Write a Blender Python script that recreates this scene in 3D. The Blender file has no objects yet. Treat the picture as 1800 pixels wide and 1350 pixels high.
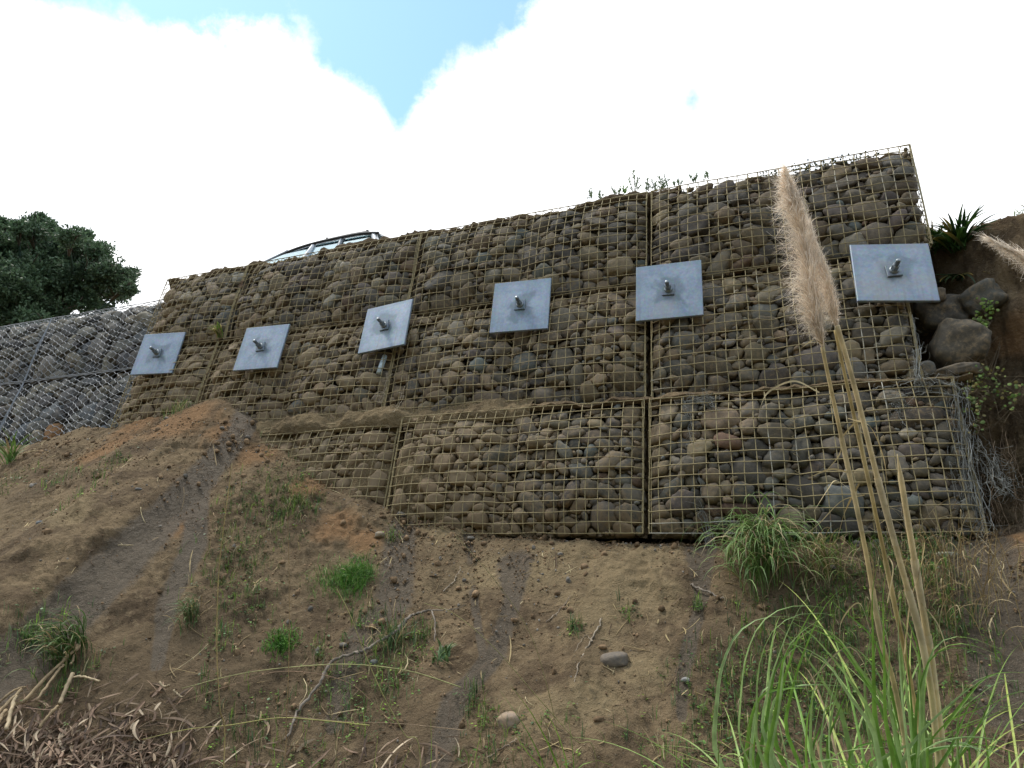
import bpy, math, random
import numpy as np
from mathutils import Vector
# ------------------------------------------------------------------ camera, sky, sun, exposure
scene = bpy.context.scene
FPX = 1195.0
PITCH = math.atan(270 / FPX)
CAM = np.array([0, 0, 1.6])
cd = bpy.data.cameras.new('camera')
cam = bpy.data.objects.new('camera', cd)
scene.collection.objects.link(cam)
cam.location = CAM.tolist()
cam.rotation_euler = (math.pi / 2 + PITCH, 0, 0)
cd.sensor_width = 36
cd.lens = 36 * FPX / 1800
cd.clip_start = 0.02
cd.clip_end = 3000
scene.camera = cam
scene.view_settings.view_transform = 'Standard'
scene.view_settings.look = 'None'
scene.view_settings.exposure = 0.58
scene.view_settings.gamma = 1.0
SUN_EL, SUN_AZ = 62.0, -60.0      # degrees; azimuth from +Y (ahead) towards +X
sd = bpy.data.lights.new('sun', 'SUN')
sd.energy = 2.0
sd.angle = math.radians(12)
sd.color = (1.0, 0.95, 0.86)
sun = bpy.data.objects.new('sun', sd)
scene.collection.objects.link(sun)
_e, _a = math.radians(SUN_EL), math.radians(SUN_AZ)
_d = Vector((math.sin(_a) * math.cos(_e), math.cos(_a) * math.cos(_e), math.sin(_e)))
sun.rotation_euler = _d.to_track_quat('Z', 'Y').to_euler()
world = bpy.data.worlds.new('World')
scene.world = world
world.use_nodes = True


def N(nt, kind, **kw):
    n = nt.nodes.new(kind)
    for k, v in kw.items():
        if k == 'inp':
            for a, b in v.items():
                s = n.inputs[a]
                if isinstance(b, bpy.types.NodeSocket):
                    nt.links.new(b, s)
                else:
                    s.default_value = b
        else:
            setattr(n, k, v)
    return n


def M(nt, op, a, b=None, c=None, clamp=False):
    n = nt.nodes.new('ShaderNodeMath')
    n.operation = op
    n.use_clamp = clamp
    for i, v in enumerate((a, b, c)):
        if v is None:
            continue
        if isinstance(v, (int, float)):
            n.inputs[i].default_value = v
        else:
            nt.links.new(v, n.inputs[i])
    return n.outputs[0]


def mixc(nt, fac, a, b, blend='MIX'):
    n = nt.nodes.new('ShaderNodeMix')
    n.data_type = 'RGBA'
    n.blend_type = blend
    for i, v in ((0, fac), (6, a), (7, b)):
        if isinstance(v, (int, float)):
            n.inputs[i].default_value = v
        elif isinstance(v, tuple):
            n.inputs[i].default_value = (*v, 1) if len(v) == 3 else v
        else:
            nt.links.new(v, n.inputs[i])
    return n.outputs[2]


def sstep(nt, x, lo, hi):
    n = nt.nodes.new('ShaderNodeMapRange')
    n.interpolation_type = 'SMOOTHSTEP'
    nt.links.new(x, n.inputs[0])
    n.inputs[1].default_value = lo
    n.inputs[2].default_value = hi
    return n.outputs[0]


def pix_dir(px, py):
    c, s = math.cos(PITCH), math.sin(PITCH)
    x, y = (px - 900) / FPX, (675 - py) / FPX
    return np.array([x, c - s * y, s + c * y])


def build_world():
    nt = world.node_tree
    nt.nodes.clear()
    out = N(nt, 'ShaderNodeOutputWorld')
    bg = N(nt, 'ShaderNodeBackground', inp={'Strength': 0.11})
    sky = N(nt, 'ShaderNodeTexSky', sky_type='NISHITA', sun_disc=False)
    sky.sun_elevation = math.radians(SUN_EL)
    sky.sun_rotation = math.radians(SUN_AZ)
    sky.air_density = 1.0
    sky.dust_density = 0.6
    tc = N(nt, 'ShaderNodeTexCoord')
    vec = tc.outputs['Generated']
    sp = N(nt, 'ShaderNodeSeparateXYZ', inp={0: vec})
    n1 = N(nt, 'ShaderNodeTexNoise', inp={'Vector': vec, 'Scale': 3.3, 'Detail': 9.0, 'Roughness': 0.60})
    n2 = N(nt, 'ShaderNodeTexNoise', inp={'Vector': vec, 'Scale': 7.0, 'Detail': 12.0, 'Roughness': 0.66})
    # holes in the cloud layer: soft ellipsoids of directions
    field = None; faint = None
    holes = [(750, 20, .125, .090, 1.1), (690, 120, .050, .075, .95), (700, 195, .020, .060, .6), (390, -35, .20, .048, 1.0),
             (160, -25, .09, .045, .85), (1216, 172, .020, .024, .49), (1216, 172, .020, .024, .40), (1440, 240, .035, .026, .49), (1440, 240, .045, .030, .25), (545, 200, .05, .030, .45), (1330, 215, .06, .016, .40),
             (835, -50, .10, .07, .95), (610, 60, .10, .050, .88), (1150, 205, .05, .01, .3), (1000, 20, .035, .03, .45), (350, 60, .06, .02, .45), (1130, 60, .05, .02, .35)]
    for px, py, rx, ry, w in holes:
        d = pix_dir(px, py)
        d = d / np.linalg.norm(d)
        r = np.array([1., 0, 0]); r = r - d * (r @ d); r /= np.linalg.norm(r)
        u = np.cross(d, r)
        def dot(v):
            n = N(nt, 'ShaderNodeVectorMath', operation='DOT_PRODUCT', inp={0: vec, 1: tuple(v)})
            return n.outputs['Value']
        a, b, c = dot(r / rx), dot(u / ry), dot(d)
        rr = M(nt, 'ADD', M(nt, 'MULTIPLY', a, a), M(nt, 'MULTIPLY', b, b))
        g = M(nt, 'EXPONENT', M(nt, 'MULTIPLY', rr, -1.0))
        g = M(nt, 'MULTIPLY', g, M(nt, 'GREATER_THAN', c, 0.0))
        g = M(nt, 'MULTIPLY', g, w)
        if w < .5:
            faint = g if faint is None else M(nt, 'ADD', faint, g)
        else:
            field = g if field is None else M(nt, 'ADD', field, g)
    wob = M(nt, 'MULTIPLY', M(nt, 'SUBTRACT', n2.outputs[0], 0.5), 3.0)
    wob = M(nt, 'ADD', wob, M(nt, 'MULTIPLY', M(nt, 'SUBTRACT', n1.outputs[0], 0.5), 1.5))
    front = sstep(nt, M(nt, 'ADD', field, wob), 0.34, 1.08)
    # broken cloud in the half of the sky behind the camera
    back = sstep(nt, n1.outputs[0], 0.46, 0.56)
    isback = sstep(nt, sp.outputs[1], 0.05, -0.30)
    blue = M(nt, 'MULTIPLY', back, isback)
    gap = M(nt, 'MAXIMUM', M(nt, 'MULTIPLY', front, M(nt, 'SUBTRACT', 1.0, isback)), blue, clamp=True)
    gap = M(nt, 'MAXIMUM', gap, M(nt, 'MULTIPLY', faint, sstep(nt, n2.outputs[0], .32, .58)), clamp=True)
    shade = sstep(nt, n2.outputs[0], 0.30, 0.62)
    cloud = mixc(nt, shade, (7.2, 7.6, 8.3), (11.5, 11.5, 11.5))
    cloud = mixc(nt, M(nt, 'MULTIPLY', isback, 0.55), cloud, (8.0, 8.3, 8.9))
    skyc = mixc(nt, 1.0, sky.outputs[0], (1.35, 1.72, 1.70), 'MULTIPLY')
    skyc = mixc(nt, 0.22, skyc, (4.6, 6.2, 7.8))
    col = mixc(nt, gap, cloud, skyc)
    nt.links.new(col, bg.inputs[0])
    nt.links.new(bg.outputs[0], out.inputs[0])


build_world()
# ------------------------------------------------------------------ numbers shared by everything
rng = np.random.default_rng(11)
random.seed(11)
F_ = np.array([0, math.cos(PITCH), math.sin(PITCH)])
U_ = np.array([0, -math.sin(PITCH), math.cos(PITCH)])
R_ = np.array([1., 0, 0])


def camdir(x, up, fw):
    w = R_ * x + U_ * up + F_ * fw
    return w / np.linalg.norm(w)


EU = camdir(3090, 270, -1195)            # along the wall, to the right
EV = camdir(250, 2425, 1195)             # up the battered face
EN = np.cross(EU, EV)
if EN @ F_ > 0:
    EN = -EN                             # out of the face, towards the viewer
P1 = CAM + pix_dir(1140, 705) * 4.7      # foot of the middle row, at the seam
NH = np.array([EU[1], -EU[0], 0.])       # level, out from the wall
if NH @ EN < 0:
    NH = -NH


def W(u, v, off=0.0):
    u, v, off = np.asarray(u, float), np.asarray(v, float), np.asarray(off, float)
    return P1 + u[..., None] * EU + v[..., None] * EV + off[..., None] * EN


def at(px, py, depth):
    """a point at a given distance seen when the scene was surveyed"""
    return CAM + pix_dir(px, py) * depth


# ---- noise
_T = np.random.default_rng(5).random(65536).astype(np.float32)


def vnoise(x, y, z=0.0, seed=0):
    x, y, z = np.broadcast_arrays(np.asarray(x, float), np.asarray(y, float), np.asarray(z, float))
    xi, yi, zi = np.floor(x).astype(np.int64), np.floor(y).astype(np.int64), np.floor(z).astype(np.int64)
    xf, yf, zf = x - xi, y - yi, z - zi
    sm = lambda t: t * t * t * (t * (t * 6 - 15) + 10)
    a, b, c = sm(xf), sm(yf), sm(zf)
    out = 0
    for i in (0, 1):
        for j in (0, 1):
            for k in (0, 1):
                h = ((xi + i) * 73856093 ^ (yi + j) * 19349663 ^ (zi + k) * 83492791 ^ (seed * 2654435)) & 0xffffffff
                h = (h ^ (h >> 13)) * 1274126177 & 0xffffffff
                w = (a if i else 1 - a) * (b if j else 1 - b) * (c if k else 1 - c)
                out = out + w * _T[(h ^ (h >> 16)) & 65535]
    return out * 2 - 1


def fbm(x, y, z=0.0, o=4, seed=0, gain=.5, ridged=False):
    s, a, t = 0, 1.0, 0
    for i in range(o):
        n = vnoise(x * 2 ** i + 7.3 * i, y * 2 ** i - 3.1 * i, np.asarray(z) * 2 ** i, seed + i)
        if ridged:
            n = 1 - 2 * np.abs(n)
        s = s + a * n; t += a; a *= gain
    return s / t


# ---- mesh helpers
def mk(name, V, Fs, mat=None, parent=None, cols=None, attrs=None, smooth=True):
    V = np.asarray(V, dtype=np.float32).reshape(-1, 3)
    if parent is not None:
        p, loc = parent, np.zeros(3)
        while p is not None:
            loc = loc + np.array(p.location); p = p.parent
        V = V - loc.astype(np.float32)
    if isinstance(Fs, np.ndarray):
        Fs = [Fs]
    Fs = [np.asarray(f, dtype=np.int32) for f in Fs if len(f)]
    me = bpy.data.meshes.new(name)
    me.vertices.add(len(V)); me.vertices.foreach_set('co', V.ravel())
    nl = sum(f.size for f in Fs); nf = sum(len(f) for f in Fs)
    me.loops.add(nl); me.loops.foreach_set('vertex_index', np.concatenate([f.ravel() for f in Fs]))
    me.polygons.add(nf)
    tot = np.concatenate([np.full(len(f), f.shape[1], np.int32) for f in Fs])
    st = np.concatenate([[0], np.cumsum(tot)[:-1]]).astype(np.int32)
    me.polygons.foreach_set('loop_start', st)
    me.polygons.foreach_set('use_smooth', np.full(nf, smooth))
    if cols is not None:
        c = np.ones((len(V), 4), np.float32); c[:, :3] = cols
        a = me.color_attributes.new('col', 'FLOAT_COLOR', 'POINT'); a.data.foreach_set('color', c.ravel())
    for k, v in (attrs or {}).items():
        a = me.attributes.new(k, 'FLOAT', 'POINT'); a.data.foreach_set('value', np.asarray(v, np.float32))
    me.update(calc_edges=True)
    if mat is not None:
        me.materials.append(mat)
    o = bpy.data.objects.new(name, me)
    scene.collection.objects.link(o)
    if parent is not None:
        o.parent = parent
    return o


def tag(o, label=None, cat=None, group=None, kind=None):
    for k, v in (('label', label), ('category', cat), ('group', group), ('kind', kind)):
        if v:
            o[k] = v
    return o


def thing(name, loc, label, cat, group=None):
    o = bpy.data.objects.new(name, None)
    scene.collection.objects.link(o)
    o.location = [float(x) for x in loc]
    o.empty_display_size = .1
    return tag(o, label, cat, group)


class MB:
    """collects vertices, faces and colours of one mesh"""
    def __init__(s):
        s.V, s.F, s.C, s.n = [], {}, [], 0

    def add(s, V, F, col=(.5, .5, .5)):
        V = np.asarray(V, float).reshape(-1, 3); F = np.asarray(F)
        s.F.setdefault(F.shape[1], []).append(F + s.n)
        s.V.append(V); s.n += len(V)
        c = np.asarray(col, float)
        s.C.append(np.broadcast_to(c, (len(V), 3)))

    def build(s, name, mat, parent=None, smooth=True, attrs=None):
        if not s.V:
            return None
        return mk(name, np.concatenate(s.V), [np.concatenate(f) for f in s.F.values()], mat, parent, np.concatenate(s.C), attrs, smooth)

    def tube(s, pts, rad, sides=5, col=(.5, .5, .5), cap=True):
        pts = np.asarray(pts, float); n = len(pts)
        rad = np.broadcast_to(np.asarray(rad, float), (n,))
        t = np.gradient(pts, axis=0); t /= np.linalg.norm(t, axis=1)[:, None] + 1e-9
        ref = np.array([0.13, 0.31, .94]) if abs(t[0] @ np.array([0.13, 0.31, .94])) < .85 else np.array([.9, .3, .1])
        a = np.cross(t, ref); a /= np.linalg.norm(a, axis=1)[:, None] + 1e-9
        b = np.cross(t, a)
        th = np.arange(sides) / sides * 2 * math.pi
        V = pts[:, None] + rad[:, None, None] * (np.cos(th)[None, :, None] * a[:, None] + np.sin(th)[None, :, None] * b[:, None])
        i = np.arange(n - 1)[:, None] * sides; j = np.arange(sides)[None]; k = (j + 1) % sides
        Fq = np.stack([i + j, i + k, i + sides + k, i + sides + j], -1).reshape(-1, 4)
        s.add(V.reshape(-1, 3), Fq, col)
        if cap:
            for e in (0, n - 1):
                base = s.n - n * sides + e * sides
                s.F.setdefault(sides, []).append(np.array([[base + q for q in (range(sides) if e else reversed(range(sides)))]]))

    def blade(s, pts, width, side, col, fold=.25, tipcol=None):
        """a grass blade: a strip along pts, a little folded along its midrib"""
        pts = np.asarray(pts, float); n = len(pts)
        w = np.asarray(width, float)
        if w.ndim == 0:
            x = np.linspace(0, 1, n); w = w * np.clip(np.minimum(.45 + x * 3, 1.0), 0, 1) * np.clip((1 - x) * 3.0, 0.03, 1) ** .8
        t = np.gradient(pts, axis=0); t /= np.linalg.norm(t, axis=1)[:, None] + 1e-9
        sd_ = np.broadcast_to(np.asarray(side, float), pts.shape)
        sd_ = sd_ - t * (sd_ * t).sum(1)[:, None]; sd_ = sd_ / (np.linalg.norm(sd_, axis=1)[:, None] + 1e-9)
        nn = np.cross(sd_, t)
        L = pts + sd_ * w[:, None] / 2 + nn * (w * fold)[:, None]
        Rr = pts - sd_ * w[:, None] / 2 + nn * (w * fold)[:, None]
        V = np.stack([L, pts, Rr], 1).reshape(-1, 3)
        i = np.arange(n - 1)[:, None] * 3; j = np.array([0, 1])[None]
        Fq = np.stack([i + j, i + j + 1, i + j + 4, i + j + 3], -1).reshape(-1, 4)
        c = np.asarray(col, float)
        if tipcol is not None:
            x = np.linspace(0, 1, n)[:, None] ** 2
            c = np.repeat(c * (1 - x) + np.asarray(tipcol) * x, 3, axis=0)
        s.add(V, Fq, c)

    def box(s, o, ax, ay, az, col=(.5, .5, .5)):
        """box centred on o with half-axis vectors"""
        o = np.asarray(o, float)
        V = [o + a * np.asarray(ax) + b * np.asarray(ay) + c * np.asarray(az) for a in (-1, 1) for b in (-1, 1) for c in (-1, 1)]
        s.add(V, np.array([[0, 1, 3, 2], [4, 6, 7, 5], [0, 4, 5, 1], [2, 3, 7, 6], [0, 2, 6, 4], [1, 5, 7, 3]]), col)


def spline(pts, n=24):
    """Catmull-Rom through pts"""
    p = np.asarray(pts, float)
    if len(p) == 2:
        return p[0] + np.linspace(0, 1, n)[:, None] * (p[1] - p[0])
    p = np.vstack([2 * p[0] - p[1], p, 2 * p[-1] - p[-2]])
    m = len(p) - 3
    x = np.linspace(0, m - 1e-6, n); i = x.astype(int); t = (x - i)[:, None]
    a, b, c, d = p[i], p[i + 1], p[i + 2], p[i + 3]
    return .5 * (2 * b + (c - a) * t + (2 * a - 5 * b + 4 * c - d) * t ** 2 + (3 * b - a - 3 * c + d) * t ** 3)


def soft(pts, n=30, k=.09):
    """even-spaced, smoothed curve through roughly these points"""
    p = np.asarray(pts, float); L = np.concatenate([[0], np.cumsum(np.linalg.norm(np.diff(p, axis=0), axis=1))]); L /= L[-1]
    m = 120; x = np.linspace(0, 1, m); q = np.stack([np.interp(x, L, p[:, i]) for i in range(3)], 1)
    w = int(m * k); e0 = 2 * q[0] - q[w:0:-1]; e1 = 2 * q[-1] - q[-2:-w - 2:-1]
    ker = np.hanning(2 * w + 1); ker /= ker.sum(); qq = np.vstack([e0, q, e1])
    q = np.stack([np.convolve(qq[:, i], ker, 'valid') for i in range(3)], 1)
    return np.stack([np.interp(np.linspace(0, 1, n), x, q[:, i]) for i in range(3)], 1)


def ico(sub):
    import bmesh
    bm = bmesh.new(); bmesh.ops.create_icosphere(bm, subdivisions=sub, radius=1)
    V = np.array([v.co[:] for v in bm.verts]); F = np.array([[v.index for v in f.verts] for f in bm.faces]); bm.free()
    return V, F


ICO = {k: ico(k) for k in (1, 2, 3, 4)}


# ------------------------------------------------------------------ materials
def new_mat(name, rough=.8, spec=.3):
    m = bpy.data.materials.new(name); m.use_nodes = True
    nt = m.node_tree; b = nt.nodes['Principled BSDF']
    b.inputs['Roughness'].default_value = rough
    b.inputs['Specular IOR Level'].default_value = spec
    return m, nt, b


def noise(nt, scale, detail=5, rough=.55, vec=None, dist=0.0):
    n = N(nt, 'ShaderNodeTexNoise', inp={'Scale': scale, 'Detail': float(detail), 'Roughness': rough, 'Distortion': dist})
    nt.links.new(vec if vec is not None else geo(nt), n.inputs['Vector'])
    return n.outputs[0]


def geo(nt):
    for n in nt.nodes:
        if n.type == 'NEW_GEOMETRY':
            return n.outputs['Position']
    return nt.nodes.new('ShaderNodeNewGeometry').outputs['Position']


def attr(nt, name, out='Fac'):
    return N(nt, 'ShaderNodeAttribute', attribute_name=name).outputs[out]


def bump(nt, b, h, strength, dist):
    n = N(nt, 'ShaderNodeBump', inp={'Strength': strength, 'Distance': dist, 'Height': h})
    nt.links.new(n.outputs[0], b.inputs['Normal'])


def mat_stone(name, dirtcol=(.26, .19, .11), veins=True):
    m, nt, b = new_mat(name, .78, .35)
    base = attr(nt, 'col', 'Color')
    n1 = noise(nt, 38, 6, .6); n2 = noise(nt, 9, 4); n3 = noise(nt, 160, 3, .7)
    c = mixc(nt, sstep(nt, n1, .35, .68), base, mixc(nt, 1.0, base, (1.45, 1.38, 1.25), 'MULTIPLY'))
    c = mixc(nt, M(nt, 'MULTIPLY', sstep(nt, n3, .55, .8), .5), c, mixc(nt, 1.0, base, (.5, .48, .45), 'MULTIPLY'))
    d = attr(nt, 'dirt')
    msk = M(nt, 'ADD', M(nt, 'MULTIPLY', n1, .75), M(nt, 'MULTIPLY', n2, .55))
    msk = sstep(nt, M(nt, 'ADD', msk, M(nt, 'MULTIPLY', d, .62)), .72, .98)
    c = mixc(nt, M(nt, 'MULTIPLY', msk, .82), c, mixc(nt, n3, dirtcol, tuple(x * .72 for x in dirtcol)))
    nt.links.new(c, b.inputs['Base Color'])
    h = M(nt, 'ADD', M(nt, 'MULTIPLY', n1, 1.0), M(nt, 'MULTIPLY', n3, .35))
    bump(nt, b, h, .55, .006)
    return m


def mat_col(name, rough=.7, spec=.3, var=.35, scale=30, trans=0.0, bumpd=0.0):
    """colour from the mesh's own colour attribute, broken up by noise"""
    m, nt, b = new_mat(name, rough, spec)
    base = attr(nt, 'col', 'Color')
    n1 = noise(nt, scale, 4)
    c = mixc(nt, sstep(nt, n1, .3, .7), mixc(nt, 1.0, base, (1 - var,) * 3, 'MULTIPLY'), mixc(nt, 1.0, base, (1 + var,) * 3, 'MULTIPLY'))
    nt.links.new(c, b.inputs['Base Color'])
    if bumpd:
        bump(nt, b, noise(nt, scale * 4, 5), .6, bumpd)
    if trans:
        t = N(nt, 'ShaderNodeBsdfTranslucent'); nt.links.new(c, t.inputs[0])
        mx = N(nt, 'ShaderNodeMixShader', inp={0: trans, 1: b.outputs[0], 2: t.outputs[0]})
        nt.links.new(mx.outputs[0], nt.nodes['Material Output'].inputs[0])
    return m


def mat_wire():
    m, nt, b = new_mat('weathered_wire', .6, .4)
    n1 = noise(nt, 2.3, 4); n2 = noise(nt, 60, 3)
    c = mixc(nt, n2, (.25, .205, .10), (.40, .33, .18))
    g = attr(nt, 'grey')
    c = mixc(nt, sstep(nt, M(nt, 'ADD', n1, g), .62, .82), c, (.42, .42, .38))
    r = sstep(nt, M(nt, 'ADD', noise(nt, 5.0, 3), M(nt, 'MULTIPLY', n2, .4)), .82, .95)
    c = mixc(nt, r, c, (.16, .09, .045))
    nt.links.new(c, b.inputs['Base Color'])
    b.inputs['Metallic'].default_value = .15
    return m


def mat_hexwire():
    m, nt, b = new_mat('galvanised_wire', .45, .5)
    n2 = noise(nt, 40, 3)
    nt.links.new(mixc(nt, n2, (.24, .26, .28), (.42, .44, .47)), b.inputs['Base Color'])
    b.inputs['Metallic'].default_value = .3
    return m


def mat_plate():
    m, nt, b = new_mat('galvanised_steel', .42, .5)
    tc = N(nt, 'ShaderNodeTexCoord').outputs['Object']
    tco = tc; oi = N(nt, 'ShaderNodeObjectInfo').outputs['Random']
    tc = N(nt, 'ShaderNodeVectorMath', operation='ADD', inp={0: tco, 1: N(nt, 'ShaderNodeCombineXYZ', inp={0: M(nt, 'MULTIPLY', oi, 37.0), 1: M(nt, 'MULTIPLY', oi, 91.0)}).outputs[0]}).outputs[0]
    n1 = noise(nt, 5, 5, .6, tc, .4); n2 = noise(nt, 45, 4, .6, tc); n3 = noise(nt, 1.9, 3, .5)
    c = mixc(nt, sstep(nt, n1, .38, .62), (.22, .28, .35), (.29, .35, .43))
    c = mixc(nt, M(nt, 'MULTIPLY', sstep(nt, n2, .4, .7), .3), c, (.36, .42, .49))
    # damp, dusty patches round the middle and along one edge
    sp = N(nt, 'ShaderNodeSeparateXYZ', inp={0: tco})
    ax = M(nt, 'ABSOLUTE', sp.outputs[0]); ay = M(nt, 'ABSOLUTE', sp.outputs[1])
    d = M(nt, 'MAXIMUM', ax, ay)
    dn = M(nt, 'ADD', d, M(nt, 'MULTIPLY', M(nt, 'SUBTRACT', n1, .5), .32))
    ring = M(nt, 'SUBTRACT', 1.0, sstep(nt, dn, .07, .12))
    c = mixc(nt, M(nt, 'MULTIPLY', ring, .62), c, (.13, .17, .20))
    e = sstep(nt, M(nt, 'ADD', d, M(nt, 'MULTIPLY', n3, .05)), .215, .235)
    c = mixc(nt, M(nt, 'MULTIPLY', e, .3), c, (.17, .22, .27))
    vo = N(nt, 'ShaderNodeTexVoronoi', inp={'Scale': 70.0, 'Vector': tc})
    c = mixc(nt, .10, c, vo.outputs['Color'], 'OVERLAY')
    # dust and drip marks below the bar
    run = N(nt, 'ShaderNodeTexNoise', inp={'Vector': N(nt, 'ShaderNodeVectorMath', operation='MULTIPLY', inp={0: tc, 1: (45.0, 3.0, 1.0)}).outputs[0], 'Scale': 1.0, 'Detail': 3.0}).outputs[0]
    low = M(nt, 'MULTIPLY', sstep(nt, M(nt, 'MULTIPLY', sp.outputs[1], -1.0), -.02, .2), sstep(nt, run, .5, .68))
    c = mixc(nt, M(nt, 'MULTIPLY', low, .35), c, (.20, .19, .17))
    dust = M(nt, 'MULTIPLY', sstep(nt, n3, .48, .68), sstep(nt, n1, .45, .62))
    c = mixc(nt, M(nt, 'MULTIPLY', dust, .35), c, (.30, .27, .22))
    nt.links.new(c, b.inputs['Base Color'])
    nt.links.new(M(nt, 'ADD', M(nt, 'MULTIPLY', n1, .35), .3), b.inputs['Roughness'])
    b.inputs['Metallic'].default_value = .35
    bump(nt, b, n2, .15, .002)
    return m


def mat_soil():
    m, nt, b = new_mat('soil', .95, .12)
    p = geo(nt)
    n0 = noise(nt, .8, 4); n1 = noise(nt, 4.5, 6, .62, None, .6); n2 = noise(nt, 24, 6, .65); n3 = noise(nt, 110, 4, .7)
    c = mixc(nt, sstep(nt, n1, .36, .64), (.122, .085, .056), (.240, .172, .108))
    c = mixc(nt, M(nt, 'MULTIPLY', sstep(nt, n0, .42, .62), .5), c, (.25, .185, .115))
    c = mixc(nt, M(nt, 'MULTIPLY', sstep(nt, n2, .52, .7), .6), c, (.30, .225, .145))
    c = mixc(nt, M(nt, 'MULTIPLY', sstep(nt, n2, .46, .3), .75), c, (.075, .052, .036))
    rust = sstep(nt, M(nt, 'ADD', attr(nt, 'rust'), M(nt, 'MULTIPLY', M(nt, 'SUBTRACT', n1, .5), 1.5)), .25, .9)
    c = mixc(nt, M(nt, 'MULTIPLY', rust, .8), c, mixc(nt, n2, (.24, .125, .062), (.33, .20, .11)))
    pale = sstep(nt, M(nt, 'ADD', attr(nt, 'pale'), M(nt, 'MULTIPLY', M(nt, 'SUBTRACT', n1, .5), 1.3)), .3, .9)
    c = mixc(nt, M(nt, 'MULTIPLY', pale, .6), c, mixc(nt, n2, (.22, .162, .095), (.37, .285, .175)))
    dark = sstep(nt, M(nt, 'ADD', attr(nt, 'humus'), M(nt, 'MULTIPLY', M(nt, 'SUBTRACT', n1, .5), 1.3)), .3, .9)
    c = mixc(nt, M(nt, 'MULTIPLY', dark, .7), c, mixc(nt, n2, (.07, .05, .034), (.16, .115, .076)))
    # washed-down silt in the runnels
    st = sstep(nt, M(nt, 'ADD', attr(nt, 'silt'), M(nt, 'MULTIPLY', M(nt, 'SUBTRACT', n2, .5), .9)), .3, .75)
    sp = sstep(nt, n3, .60, .70)
    sc_ = mixc(nt, sp, mixc(nt, n1, (.105, .082, .064), (.155, .124, .098)), (.30, .27, .23))
    c = mixc(nt, M(nt, 'MULTIPLY', st, .92), c, sc_)
    # grit
    vo = N(nt, 'ShaderNodeTexVoronoi', inp={'Scale': 55.0, 'Randomness': 1.0}); nt.links.new(p, vo.inputs['Vector'])
    gr = M(nt, 'MULTIPLY', M(nt, 'SUBTRACT', 1.0, sstep(nt, vo.outputs['Distance'], .12, .26)), sstep(nt, N(nt, 'ShaderNodeSeparateColor', inp={0: vo.outputs['Color']}).outputs[0], .72, .8))
    c = mixc(nt, M(nt, 'MULTIPLY', gr, .6), c, (.26, .22, .17))
    c = mixc(nt, 1.0, c, (.90, .92, .87), 'MULTIPLY')
    nt.links.new(c, b.inputs['Base Color'])
    nt.links.new(M(nt, 'SUBTRACT', .95, M(nt, 'MULTIPLY', st, .35)), b.inputs['Roughness'])
    h = M(nt, 'ADD', M(nt, 'ADD', M(nt, 'MULTIPLY', n2, 1.0), M(nt, 'MULTIPLY', n3, .35)), M(nt, 'MULTIPLY', gr, .25))
    bump(nt, b, h, 1.0, .035)
    return m


def mat_plain(name, col, rough=.5, metal=0.0, spec=.5, var=.12, scale=20):
    m, nt, b = new_mat(name, rough, spec)
    n = noise(nt, scale, 4)
    nt.links.new(mixc(nt, n, tuple(x * (1 - var) for x in col), tuple(x * (1 + var) for x in col)), b.inputs['Base Color'])
    b.inputs['Metallic'].default_value = metal
    return m


M_STONE = mat_stone('river_stone')
M_ANG = mat_stone('quarried_stone', (.20, .17, .13))
M_WIRE = mat_wire(); M_HEX = mat_hexwire(); M_PLATE = mat_plate(); M_SOIL = mat_soil()
M_LEAF = mat_col('green_leaf', .5, .35, .25, 25, .28)
M_DRY = mat_col('dry_straw', .7, .25, .25, 18, .15)
M_WOOD = mat_col('bark', .85, .2, .4, 22, 0, .004)
M_PLUME = mat_col('plume_hair', .75, .2, .15, 12, .45)
M_CLOD = mat_col('earth_clod', .95, .1, .35, 40, 0, .004)
M_ROD = mat_plain('threaded_steel', (.23, .26, .28), .4, .6, .5, .35, 60)

# ------------------------------------------------------------------ ground
SOILUV = np.array([(-12, .1), (-8.5, .02), (-7.2, .0), (-6.27, .0), (-5.6, .16), (-5.19, .11), (-4.56, .19), (-4.31, .27), (-3.85, .34), (-3.45, .11), (-3.26, -.12), (-2.98, -.26), (-2.64, -.45),
                   (-2.29, -.57), (-1.95, -.74), (-1.7, -.83), (-1.45, -.86), (-1.1, -.955), (-.5, -.985), (.2, -1.0), (.93, -.98), (1.7, -.97), (2.2, -.9), (3.0, -.8), (5, -.7), (12, -.6)])
VTOP = 1.88


def base_z(u):
    return P1[2] + np.interp(u, SOILUV[:, 0], SOILUV[:, 1]) * EV[2]


def top_z(u):      # the land behind and above the wall
    z = P1[2] + VTOP * EV[2] - .06
    right = P1[2] + 1.17 * EV[2]
    k = np.clip((u - 1.65) / .45, 0, 1); k = k * k * (3 - 2 * k)
    return z * (1 - k) + right * k


LEAN = EV @ NH / EV[2]       # how far the face moves out per metre of height (negative)


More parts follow.
